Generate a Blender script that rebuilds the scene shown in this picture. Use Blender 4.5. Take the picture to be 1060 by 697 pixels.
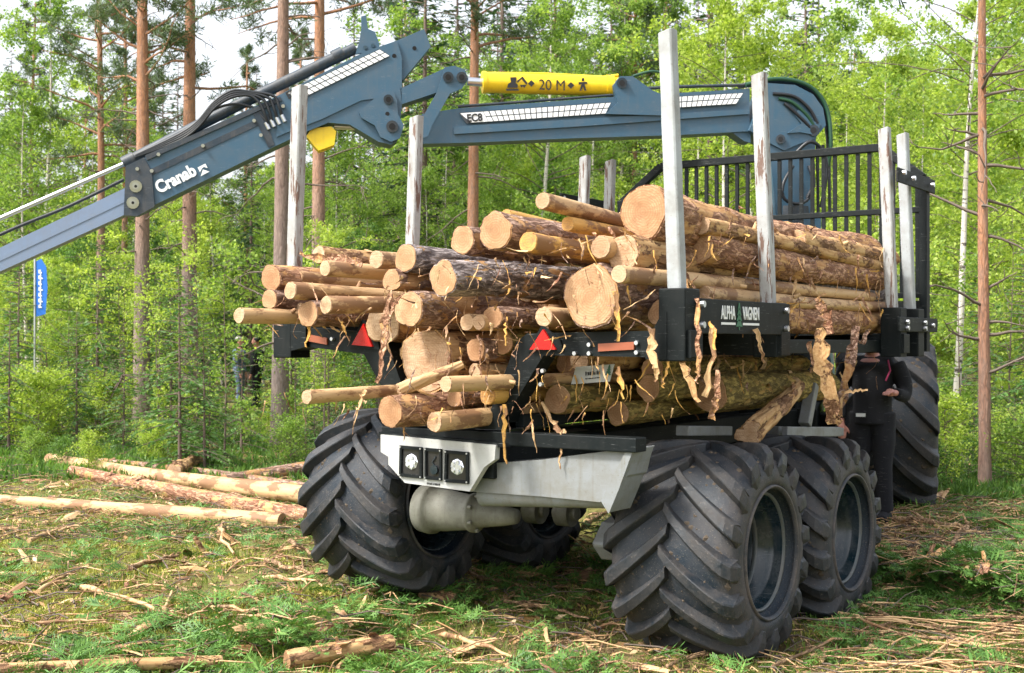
import bpy, math, random
import numpy as np
from mathutils import Vector, Matrix, noise
R_ = math.radians
rng = np.random.default_rng(7)
random.seed(5)
for o in list(bpy.data.objects): bpy.data.objects.remove(o)
scn = bpy.context.scene
COL = scn.collection

# ------------------------------------------------------------------ camera, sky, sun, exposure
CAM = Vector((4.9, -6.66, 1.975)); YAW = R_(34); PIT = R_(.29); FPX = 1334.0
cd = bpy.data.cameras.new('camera'); cam = bpy.data.objects.new('camera', cd); COL.objects.link(cam)
cam.location = CAM; cam.rotation_euler = (math.pi/2+PIT, 0, YAW)
cd.sensor_width = 36; cd.lens = 36*FPX/1060; cd.clip_end = 2000; cd.clip_start = .05
cd.dof.use_dof = True; cd.dof.focus_distance = 8.6; cd.dof.aperture_fstop = 4.5
scn.camera = cam
SUN_EL, SUN_AZ = R_(50), R_(205)      # azimuth measured clockwise from +Y
w = bpy.data.worlds.new('World'); scn.world = w; w.use_nodes = True
nt = w.node_tree; nt.nodes.clear()
sky = nt.nodes.new('ShaderNodeTexSky'); sky.sky_type = 'NISHITA'; sky.sun_disc = False
sky.sun_elevation = SUN_EL; sky.sun_rotation = SUN_AZ; sky.dust_density = 4; sky.air_density = 1.0
hs = nt.nodes.new('ShaderNodeHueSaturation'); hs.inputs['Saturation'].default_value = .28; hs.inputs['Value'].default_value = 1.9
bg = nt.nodes.new('ShaderNodeBackground'); bg.inputs['Strength'].default_value = .125
ow = nt.nodes.new('ShaderNodeOutputWorld')
nt.links.new(sky.outputs[0], hs.inputs['Color']); nt.links.new(hs.outputs[0], bg.inputs['Color']); nt.links.new(bg.outputs[0], ow.inputs['Surface'])
sl = bpy.data.lights.new('sun', 'SUN'); sl.energy = 3.1; sl.angle = R_(8); sl.color = (1, .95, .86)
so = bpy.data.objects.new('sun', sl); COL.objects.link(so)
sd = Vector((math.sin(SUN_AZ)*math.cos(SUN_EL), math.cos(SUN_AZ)*math.cos(SUN_EL), math.sin(SUN_EL)))
so.rotation_euler = sd.to_track_quat('Z', 'Y').to_euler(); so.location = (0, 0, 30)
scn.render.engine = 'CYCLES'
scn.view_settings.view_transform = 'Standard'; scn.view_settings.look = 'None'
scn.view_settings.exposure = .78; scn.view_settings.gamma = 1
scn.cycles.max_bounces = 6; scn.cycles.transparent_max_bounces = 4

# ------------------------------------------------------------------ pixel (photo 1060x697) -> real place
FW = Vector((-math.sin(YAW)*math.cos(PIT), math.cos(YAW)*math.cos(PIT), math.sin(PIT)))
RT = FW.cross(Vector((0, 0, 1))).normalized(); UP = RT.cross(FW)
def ray(px, py): return FW + RT*((px-530)/FPX) + UP*((348.5-py)/FPX)
def on(px, py, axis, v):
    d = ray(px, py); return CAM + d*((v-CAM[axis])/d[axis])
def depth_of(p): return (Vector(p)-CAM).dot(FW)
def sm(t): t = max(0, min(1, t)); return t*t*(3-2*t)
def ground_z(x, y):
    z = .30*sm((y-2.7)/2.4)*sm((x+3.5)/3) + .10*sm((-x-.6)/.8)
    z += .12*sm((-x-5)/10) + .15*sm((y-9)/12)
    z += .05*noise.noise(Vector((x*.45, y*.45, 0))) + .025*noise.noise(Vector((x*1.6, y*1.6, 4)))
    z += .13*math.exp(-((x+1.45)**2+(y-.05)**2)/.5)
    d = math.hypot(x-4.9, y+6.7)
    return z + .5*sm((d-60)/80)
def on_ground(px, py, dz=0):
    z = 0
    for _ in range(12):
        p = on(px, py, 2, z+dz); z = ground_z(p.x, p.y)
    return p
def spot(px, depth):
    d = ray(px, 348); p = CAM + d*depth
    return Vector((p.x, p.y, ground_z(p.x, p.y)))

# ------------------------------------------------------------------ materials
def ramp_set(r, stops):
    el = r.color_ramp.elements
    while len(el) < len(stops): el.new(.5)
    for e, (p, c) in zip(el, stops): e.position = p; e.color = (*c, 1)
class Mt:
    def __init__(s, name, rough=.6, metal=0, col=(.5, .5, .5), spec=.5):
        s.m = bpy.data.materials.new(name); s.m.use_nodes = True; s.t = s.m.node_tree
        s.b = s.t.nodes['Principled BSDF']; s.b.inputs['Roughness'].default_value = rough
        s.b.inputs['Metallic'].default_value = metal; s.b.inputs['Base Color'].default_value = (*col, 1)
        s.b.inputs['Specular IOR Level'].default_value = spec
    def n(s, kind, **kw):
        x = s.t.nodes.new(kind)
        for k, v in kw.items():
            if k in x.inputs: x.inputs[k].default_value = v
            else: setattr(x, k, v)
        return x
    def l(s, a, b): s.t.links.new(a, b)
    def coords(s, scale=(1, 1, 1), rnd=True):
        tc = s.n('ShaderNodeTexCoord'); mp = s.n('ShaderNodeMapping'); mp.inputs['Scale'].default_value = scale
        s.l(tc.outputs['Object'], mp.inputs['Vector'])
        if rnd:
            oi = s.n('ShaderNodeObjectInfo'); mu = s.n('ShaderNodeMath', operation='MULTIPLY'); mu.inputs[1].default_value = 37
            s.l(oi.outputs['Random'], mu.inputs[0]); cx = s.n('ShaderNodeCombineXYZ')
            for i in range(3): s.l(mu.outputs[0], cx.inputs[i])
            s.l(cx.outputs[0], mp.inputs['Location'])
        return mp.outputs[0]
    def noise(s, vec, scale, detail=4, rough=.6):
        x = s.n('ShaderNodeTexNoise'); x.inputs['Scale'].default_value = scale; x.inputs['Detail'].default_value = detail; x.inputs['Roughness'].default_value = rough
        s.l(vec, x.inputs['Vector']); return x.outputs['Fac']
    def ramp(s, fac, stops, interp='LINEAR'):
        x = s.n('ShaderNodeValToRGB'); x.color_ramp.interpolation = interp; ramp_set(x, stops); s.l(fac, x.inputs[0]); return x.outputs[0]
    def mix(s, f, a, b, mode='MIX'):
        x = s.n('ShaderNodeMix', data_type='RGBA', blend_type=mode)
        for v, i in ((f, 0), (a, 6), (b, 7)):
            if isinstance(v, (int, float)): x.inputs[i].default_value = v
            elif isinstance(v, tuple): x.inputs[i].default_value = (*v, 1)
            else: s.l(v, x.inputs[i])
        return x.outputs[2]
    def bump(s, h, strength=.5, dist=.01):
        x = s.n('ShaderNodeBump'); x.inputs['Strength'].default_value = strength; x.inputs['Distance'].default_value = dist
        s.l(h, x.inputs['Height']); s.l(x.outputs[0], s.b.inputs['Normal'])
    def base(s, c): s.l(c, s.b.inputs['Base Color']); return s
def paint(name, col, rough=.4, dirt=.35, chip=None, metal=0, dcol=(.16, .13, .10)):
    k = Mt(name, rough, metal); v = k.coords((1, 1, 1))
    n1 = k.noise(v, 5, 6, .7); f = k.ramp(n1, [(.42, (0, 0, 0)), (.75, (dirt,)*3)])
    c = k.mix(f, col, dcol)
    n2 = k.noise(v, 60, 3); c = k.mix(k.ramp(n2, [(.62, (0, 0, 0)), (.7, (dirt*.8,)*3)]), c, dcol)
    if chip:
        v2 = k.coords((30, 30, 3.2)); n3 = k.noise(v2, 1, 5, .65)
        c = k.mix(k.ramp(n3, [(chip[0], (0, 0, 0)), (chip[0]+.02, (1, 1, 1))]), c, chip[1])
    sc = k.noise(k.coords((3, 3, 70)), 3, 3, .6); c = k.mix(k.ramp(sc, [(.66, (0, 0, 0)), (.70, (.35,)*3)]), c, (.30, .31, .31))
    st = k.noise(k.coords((22, 22, 1.5)), 1, 4, .6); c = k.mix(k.ramp(st, [(.55, (0, 0, 0)), (.8, (dirt,)*3)]), c, dcol)
    k.base(c); rr = k.n('ShaderNodeMath', operation='MULTIPLY_ADD'); k.l(n1, rr.inputs[0]); rr.inputs[1].default_value = .4; rr.inputs[2].default_value = rough-.15
    k.l(rr.outputs[0], k.b.inputs['Roughness']); k.bump(n2, .08, .003)
    return k.m
M = {}
M['blue'] = paint('slate_blue_paint', (.033, .088, .142), .42, .45, dcol=(.09, .11, .13))
M['blue_dark'] = paint('dark_blue_steel', (.012, .026, .042), .45, .3)
M['ext'] = paint('pale_blue_steel', (.17, .23, .34), .4, .25)
M['black'] = paint('black_paint', (.002, .005, .006), .55, .30, dcol=(.03, .03, .028)); M['black'].node_tree.nodes['Principled BSDF'].inputs['Specular IOR Level'].default_value = .22
M['grey'] = paint('light_grey_paint', (.21, .225, .235), .5, .65, dcol=(.13, .115, .075))
M['white_plate'] = paint('off_white_plate', (.47, .48, .47), .5, .25)
M['stake'] = paint('white_stake_paint', (.34, .37, .385), .5, .6)
M['stake_chip'] = paint('flaked_white_paint', (.36, .375, .38), .55, .6, chip=(.555, (.13, .075, .055)))
M['yellow'] = paint('yellow_paint', (.80, .56, .012), .35, .2, dcol=(.3, .18, .03))
M['chrome'] = Mt('chrome_rod', .28, 1, (.6, .62, .66)).m
M['bolt'] = Mt('zinc_bolt', .35, .9, (.6, .62, .65)).m
M['rubber_hose'] = Mt('black_hose_rubber', .45, 0, (.012, .015, .02)).m
M['hose_green'] = Mt('green_hose_rubber', .5, 0, (.012, .06, .03)).m
M['white'] = Mt('white_sticker', .5, 0, (.75, .77, .78)).m
M['decal_black'] = Mt('black_lettering', .5, 0, (.01, .01, .012)).m
M['decal_green'] = Mt('green_emblem', .5, 0, (.02, .12, .06)).m
M['pinhole'] = Mt('pin_bore', .7, 0, (.004, .005, .007)).m
M['orange_refl'] = Mt('orange_reflector', .4, 0, (.30, .085, .04)).m
M['glass_dark'] = Mt('dark_lamp_glass', .08, 0, (.03, .03, .032)).m
M['lamp_core'] = Mt('lamp_reflector', .25, .6, (.75, .78, .85)).m
def red_mat():
    k = Mt('red_reflector', .25, 0, (.6, .01, .01)); v = k.coords((60, 60, 60), False)
    x = k.n('ShaderNodeTexVoronoi'); k.l(v, x.inputs['Vector']); k.base(k.mix(x.outputs[0], (.75, .015, .01), (.30, .004, .004)))
    return k.m
M['red'] = red_mat()
def rubber():
    k = Mt('muddy_tyre_rubber', .6, 0, spec=.4); v = k.coords((1, 1, 1))
    n1 = k.noise(v, 4, 7, .7); n2 = k.noise(v, 40, 5, .7)
    g = k.n('ShaderNodeNewGeometry'); po = k.ramp(g.outputs['Pointiness'], [(.50, (0, 0, 0)), (.60, (1, 1, 1))])
    c = k.mix(k.ramp(n1, [(.45, (0, 0, 0)), (.8, (.6,)*3)]), (.004, .012, .022), (.022, .024, .028))  # blue-black base paints in the dark recesses between lugs and their bluish sheen
    c = k.mix(k.ramp(n2, [(.60, (0, 0, 0)), (.74, (.6,)*3)]), c, (.12, .105, .09))
    c = k.mix(k.mix(k.ramp(n1, [(.35, (0, 0, 0)), (.6, (1, 1, 1))]), (0, 0, 0), po), c, (.15, .125, .11))
    n5 = k.noise(k.coords((1, 1, 1)), 130, 2); c = k.mix(k.ramp(n5, [(.66, (0, 0, 0)), (.70, (.8,)*3)]), c, (.22, .19, .15))
    k.base(c); k.l(k.ramp(n1, [(.3, (.42,)*3), (.7, (.8,)*3)]), k.b.inputs['Roughness']); k.bump(n2, .5, .006); return k.m
M['rubber'] = rubber()
def lugrub():
    k = Mt('scuffed_lug_rubber', .6, 0, spec=.5); v = k.coords((1, 1, 1)); n1 = k.noise(v, 6, 7, .75); n2 = k.noise(v, 45, 5, .75)
    c = k.mix(k.ramp(n1, [(.38, (0, 0, 0)), (.66, (.85,)*3)]), (.007, .013, .020), (.050, .044, .041))
    c = k.mix(k.ramp(n2, [(.57, (0, 0, 0)), (.72, (.8,)*3)]), c, (.13, .11, .095)); k.base(c)
    k.l(k.ramp(n1, [(.3, (.34,)*3), (.65, (.8,)*3)]), k.b.inputs['Roughness']); k.bump(n2, .6, .006); return k.m
M['rubber_lug'] = lugrub()
M['mud'] = paint('dried_mud', (.075, .058, .042), .95, .5, dcol=(.14, .11, .08))
M['rim'] = paint('wheel_rim_paint', (.004, .016, .024), .18, .35, dcol=(.13, .13, .13))
M['rim_edge'] = paint('worn_rim_edge', (.07, .085, .09), .35, .5)

def bark(name, a, b, peel, pcol=(.52, .30, .13), crack=.5, plates=1.0):
    k = Mt(name, .85, 0, spec=.25); v0 = k.coords((1, .30, 1))
    dn = k.n('ShaderNodeTexNoise'); dn.inputs['Scale'].default_value = 14; dn.inputs['Detail'].default_value = 4; k.l(v0, dn.inputs['Vector'])
    va = k.n('ShaderNodeVectorMath', operation='MULTIPLY_ADD'); k.l(dn.outputs['Color'], va.inputs[0]); va.inputs[1].default_value = (.09, .09, .09); k.l(v0, va.inputs[2]); v = va.outputs[0]
    n1 = k.noise(v, 7, 7, .72); n2 = k.noise(v, 30, 7, .78)
    c = k.mix(k.ramp(n1, [(.38, (0, 0, 0)), (.60, (1, 1, 1))]), a, b)
    vo = k.n('ShaderNodeTexVoronoi', feature='F1'); vo.inputs['Scale'].default_value = 34*plates; k.l(v, vo.inputs['Vector'])
    c = k.mix(k.ramp(vo.outputs[0], [(.30, (0, 0, 0)), (.58, (min(1, crack*1.4),)*3)]), c, (a[0]*.42, a[1]*.40, a[2]*.42))
    c = k.mix(k.ramp(n2, [(.52, (0, 0, 0)), (.60, (.8,)*3)]), c, (b[0]*1.45, b[1]*1.45, b[2]*1.5))
    c = k.mix(k.ramp(n2, [(.38, (.85,)*3), (.45, (0, 0, 0))]), c, (a[0]*.50, a[1]*.46, a[2]*.48))
    v3 = k.coords((1, .42, 1)); n3 = k.noise(v3, 7, 7, .68)
    pk = k.ramp(n3, [(peel, (0, 0, 0)), (peel+.015, (1, 1, 1))])
    pc = k.mix(k.ramp(k.noise(k.coords((1, .08, 1)), 45, 4), [(.35, (0, 0, 0)), (.7, (1, 1, 1))]), (pcol[0]*.62, pcol[1]*.50, pcol[2]*.42), pcol)
    pc = k.mix(k.ramp(k.noise(k.coords((1, .5, 1)), 25, 5, .7), [(.52, (0, 0, 0)), (.66, (.7,)*3)]), pc, (.27, .12, .05))
    c = k.mix(pk, c, pc); k.base(c)
    h = k.mix(pk, k.mix(.5, n2, k.ramp(vo.outputs[0], [(.2, (1, 1, 1)), (.7, (0, 0, 0))])), (.12, .12, .12)); k.bump(h, 1.0, .018); return k.m
M['b_brown'] = bark('brown_pine_bark', (.20, .105, .07), (.42, .29, .22), .53, (.50, .31, .15))
M['b_grey'] = bark('grey_scaly_bark', (.13, .105, .105), (.46, .40, .38), .585, (.50, .33, .17))
M['b_red'] = bark('red_flaky_bark', (.27, .12, .065), (.48, .29, .18), .535, (.58, .36, .17))
M['b_half'] = bark('half_stripped_bark', (.20, .10, .05), (.34, .20, .11), .47, (.62, .42, .21))
M['b_moss'] = bark('mossy_green_bark', (.17, .13, .04), (.36, .27, .08), .55, (.50, .36, .12))  # yellowish green bark of the mossy logs
def peeled(name, col):
    k = Mt(name, .6, 0, spec=.3); n1 = k.noise(k.coords((1, .1, 1)), 30, 4); n2 = k.noise(k.coords((1, .4, 1)), 5, 5, .7)
    c = k.mix(n1, (col[0]*.75, col[1]*.66, col[2]*.55), col)
    c = k.mix(k.ramp(n2, [(.50, (0, 0, 0)), (.55, (.9,)*3)]), c, (.22, .115, .06)); n3 = k.noise(k.coords((1, .25, 1)), 38, 5, .7); c = k.mix(k.ramp(n3, [(.56, (0, 0, 0)), (.64, (.6,)*3)]), c, (.34, .19, .08)); k.base(c); k.bump(n3, .5, .006); return k.m
M['p_pale'] = peeled('pale_peeled_wood', (.62, .43, .24))
M['p_yellow'] = peeled('yellow_peeled_wood', (.70, .42, .12))
def endgrain(name, a, b, ringc):
    k = Mt(name, .75, 0, spec=.2); tc = k.n('ShaderNodeTexCoord'); mp = k.n('ShaderNodeMapping'); k.l(tc.outputs['Object'], mp.inputs['Vector'])
    v = mp.outputs[0]; dn = k.n('ShaderNodeTexNoise'); dn.inputs['Scale'].default_value = 7; k.l(v, dn.inputs['Vector'])
    sx = k.n('ShaderNodeSeparateXYZ'); k.l(v, sx.inputs[0]); cx = k.n('ShaderNodeCombineXYZ'); k.l(sx.outputs[0], cx.inputs[0]); k.l(sx.outputs[2], cx.inputs[1])
    ln = k.n('ShaderNodeVectorMath', operation='LENGTH'); k.l(cx.outputs[0], ln.inputs[0])
    ad = k.n('ShaderNodeMath', operation='MULTIPLY_ADD'); k.l(dn.outputs[0], ad.inputs[0]); ad.inputs[1].default_value = .035; k.l(ln.outputs['Value'], ad.inputs[2])
    si = k.n('ShaderNodeMath', operation='SINE'); mu = k.n('ShaderNodeMath', operation='MULTIPLY'); mu.inputs[1].default_value = 390; k.l(ad.outputs[0], mu.inputs[0]); k.l(mu.outputs[0], si.inputs[0])
    rings = k.ramp(si.outputs[0], [(.3, (0, 0, 0)), (1, (.5,)*3)])
    n2 = k.noise(k.coords((1, 1, 1)), 11, 5, .7)
    c = k.mix(k.ramp(n2, [(.35, (0, 0, 0)), (.7, (1, 1, 1))]), a, b)
    c = k.mix(rings, c, ringc)
    c = k.mix(k.ramp(ad.outputs[0], [(.02, (.55,)*3), (.09, (0, 0, 0))]), c, ringc)
    c = k.mix(k.ramp(k.noise(k.coords((1, 1, 1)), 14, 7, .78), [(.50, (0, 0, 0)), (.66, (.8,)*3)]), c, (.27, .15, .08))
    saw = k.noise(k.coords((14, 14, 240)), 1, 3); c = k.mix(k.ramp(saw, [(.45, (0, 0, 0)), (.62, (.6,)*3)]), c, (.33, .19, .10))
    oi = k.n('ShaderNodeObjectInfo'); c = k.mix(k.ramp(oi.outputs['Random'], [(0, (0, 0, 0)), (1, (.85,)*3)]), c, k.mix(1, c, (.80, .72, .66), 'MULTIPLY'))
    at = k.n('ShaderNodeMath', operation='ARCTAN2'); k.l(sx.outputs[0], at.inputs[0]); k.l(sx.outputs[2], at.inputs[1]); cv = k.n('ShaderNodeCombineXYZ'); k.l(at.outputs[0], cv.inputs[0]); k.l(ln.outputs['Value'], cv.inputs[1]); k.l(oi.outputs['Random'], cv.inputs[2])
    mp2 = k.n('ShaderNodeMapping'); mp2.inputs['Scale'].default_value = (5, 4, 50); k.l(cv.outputs[0], mp2.inputs['Vector']); cr = k.noise(mp2.outputs[0], 1.0, 2, .4); c = k.mix(k.ramp(cr, [(.495, (0, 0, 0)), (.5, (.8,)*3), (.505, (0, 0, 0))]), c, (.14, .07, .035))
    k.base(c); k.bump(saw, .25, .003); return k.m
M['end'] = endgrain('sawn_end_grain', (.56, .37, .22), (.43, .24, .12), (.30, .15, .075))
M['end_pale'] = endgrain('pale_sawn_end_grain', (.66, .50, .35), (.55, .38, .23), (.40, .25, .14))
M['end_yellow'] = endgrain('yellow_sawn_end_grain', (.78, .50, .18), (.62, .34, .09), (.46, .22, .06))

def leafmat(name, cols, transl=.5):
    k = Mt(name, .5, 0, spec=.3); g = k.n('ShaderNodeNewGeometry'); v = k.coords((1, 1, 1))
    n1 = k.noise(v, 1.2, 3)
    rr = k.n('ShaderNodeMath', operation='MULTIPLY_ADD'); k.l(g.outputs['Random Per Island'], rr.inputs[0]); rr.inputs[1].default_value = .6; k.l(n1, rr.inputs[2])
    sb = k.n('ShaderNodeMath', operation='SUBTRACT'); k.l(rr.outputs[0], sb.inputs[0]); sb.inputs[1].default_value = .3
    c = k.ramp(sb.outputs[0], [(i/(len(cols)-1)*.8+.1, c) for i, c in enumerate(cols)])
    k.base(c)
    if transl:
        tr = k.n('ShaderNodeBsdfTranslucent'); gm = k.mix(1, c, (1.5, 1.55, .75), 'MULTIPLY'); k.l(gm, tr.inputs['Color'])
        ms = k.n('ShaderNodeMixShader'); ms.inputs[0].default_value = transl
        k.l(k.b.outputs[0], ms.inputs[1]); k.l(tr.outputs[0], ms.inputs[2]); k.l(ms.outputs[0], k.t.nodes['Material Output'].inputs['Surface'])
    return k.m
M['leaf'] = leafmat('spring_leaf', [(.07, .14, .03), (.19, .30, .06), (.36, .47, .12)], .5)
M['leaf_yel'] = leafmat('yellow_green_leaf', [(.12, .20, .03), (.30, .40, .07), (.48, .56, .14)], .5)
M['leaf_deep'] = leafmat('deep_green_leaf', [(.035, .085, .02), (.09, .18, .04), (.18, .30, .07)], .45)
M['needle'] = leafmat('spruce_needle', [(.022, .055, .022), (.04, .095, .032), (.075, .14, .045)], .2)
M['needle_y'] = leafmat('young_spruce_needle', [(.05, .12, .035), (.09, .19, .05), (.14, .26, .06)], .3)
M['needle_p'] = leafmat('pine_needle', [(.05, .09, .045), (.09, .14, .065), (.14, .19, .085)], .2)
M['twig_green'] = leafmat('cut_spruce_needles', [(.045, .11, .025), (.09, .20, .04), (.18, .31, .065)], .15)
M['grass'] = leafmat('grass_blade', [(.07, .13, .02), (.15, .22, .04), (.28, .26, .10)], .4)
def pinetrunk(name, lo, hi, z0, z1):
    k = Mt(name, .85, 0, spec=.2); tc = k.n('ShaderNodeTexCoord'); sx = k.n('ShaderNodeSeparateXYZ'); k.l(tc.outputs['Object'], sx.inputs[0])
    v0 = k.coords((1, 1, .22)); dn = k.n('ShaderNodeTexNoise'); dn.inputs['Scale'].default_value = 16; k.l(v0, dn.inputs['Vector'])
    va = k.n('ShaderNodeVectorMath', operation='MULTIPLY_ADD'); k.l(dn.outputs['Color'], va.inputs[0]); va.inputs[1].default_value = (.12, .12, .12); k.l(v0, va.inputs[2]); v = va.outputs[0]; n1 = k.noise(v, 12, 6, .75)
    mr = k.n('ShaderNodeMapRange'); mr.inputs[1].default_value = z0; mr.inputs[2].default_value = z1; k.l(sx.outputs[2], mr.inputs[0])
    c = k.mix(mr.outputs[0], lo, hi); vo = k.n('ShaderNodeTexVoronoi', feature='DISTANCE_TO_EDGE'); vo.inputs['Scale'].default_value = 22; k.l(v, vo.inputs['Vector'])
    c = k.mix(k.ramp(vo.outputs[0], [(0, (.6,)*3), (.16, (0, 0, 0))]), c, (.07, .045, .038))
    c = k.mix(k.ramp(n1, [(.4, (0, 0, 0)), (.75, (.55,)*3)]), c, (.36, .27, .22)); k.base(c); k.bump(vo.outputs[0], .7, .02); return k.m
M['t_pine'] = pinetrunk('pine_trunk_bark', (.19, .15, .135), (.42, .20, .105), 3.0, 6.5)
M['t_pine_grey'] = pinetrunk('grey_pine_trunk_bark', (.17, .14, .13), (.24, .15, .11), 2, 7)
M['t_pine_red'] = pinetrunk('red_pine_trunk_bark', (.21, .13, .10), (.36, .17, .09), .2, 3)
M['t_dark'] = pinetrunk('spruce_trunk_bark', (.11, .085, .07), (.15, .11, .09), 0, 8)
def birchbark():
    k = Mt('birch_trunk_bark', .7); n1 = k.noise(k.coords((3, 3, 14)), 1.6, 5, .65); n2 = k.noise(k.coords((1, 1, 1)), 3, 4)
    c = k.mix(k.ramp(n1, [(.56, (0, 0, 0)), (.62, (1, 1, 1))]), (.58, .54, .49), (.06, .05, .045)); c = k.mix(k.ramp(n2, [(.5, (0, 0, 0)), (.7, (.5,)*3)]), c, (.34, .25, .18)); k.base(c); return k.m
M['t_birch'] = birchbark()
M['twig'] = Mt('bare_twig', .9, 0, (.13, .10, .08)).m
M['stick'] = bark('dry_stick_wood', (.22, .13, .07), (.42, .28, .16), .55, (.60, .42, .23))
M['chip'] = leafmat('wood_chip', [(.30, .15, .07), (.52, .31, .15), (.72, .55, .34)], 0)
M['litter'] = leafmat('needle_litter', [(.12, .07, .04), (.26, .15, .07), (.40, .27, .13)], 0)
M['moss'] = leafmat('yellow_moss', [(.20, .22, .035), (.34, .35, .06), (.46, .43, .10)], .1)
M['cloth'] = paint('dark_work_cloth', (.007, .008, .012), .9, .1, dcol=(.03, .03, .03))
M['cloth_blue'] = paint('grey_blue_cloth', (.12, .17, .26), .9, .2)
M['cloth_pink'] = Mt('pink_piping', .8, 0, (.35, .03, .10)).m
M['skin'] = Mt('skin', .5, 0, (.55, .25, .20)).m
M['hair'] = Mt('grey_hair', .8, 0, (.42, .40, .38)).m
M['flag'] = Mt('blue_flag_cloth', .6, 0, (.01, .14, .55)).m
M['lime'] = Mt('lime_flag_cloth', .6, 0, (.10, .65, .08)).m
def groundmat():
    k = Mt('forest_floor', .95, 0, spec=.1); tc = k.n('ShaderNodeTexCoord'); v = tc.outputs['Object']
    n1 = k.noise(v, .8, 6, .65); n2 = k.noise(v, 5, 6, .75); n3 = k.noise(v, 28, 5, .75)
    c = k.ramp(n2, [(.30, (.06, .05, .025)), (.45, (.17, .125, .065)), (.56, (.15, .18, .045)), (.70, (.30, .23, .11))])
    c = k.mix(k.ramp(n1, [(.45, (0, 0, 0)), (.62, (.8,)*3)]), c, k.ramp(n3, [(.35, (.09, .10, .02)), (.65, (.25, .24, .06))]))
    c = k.mix(k.ramp(n3, [(.55, (0, 0, 0)), (.72, (.7,)*3)]), c, (.30, .20, .11))
    k.base(c); k.bump(k.mix(.5, n2, n3), .9, .05); return k.m
M['ground'] = groundmat()

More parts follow.
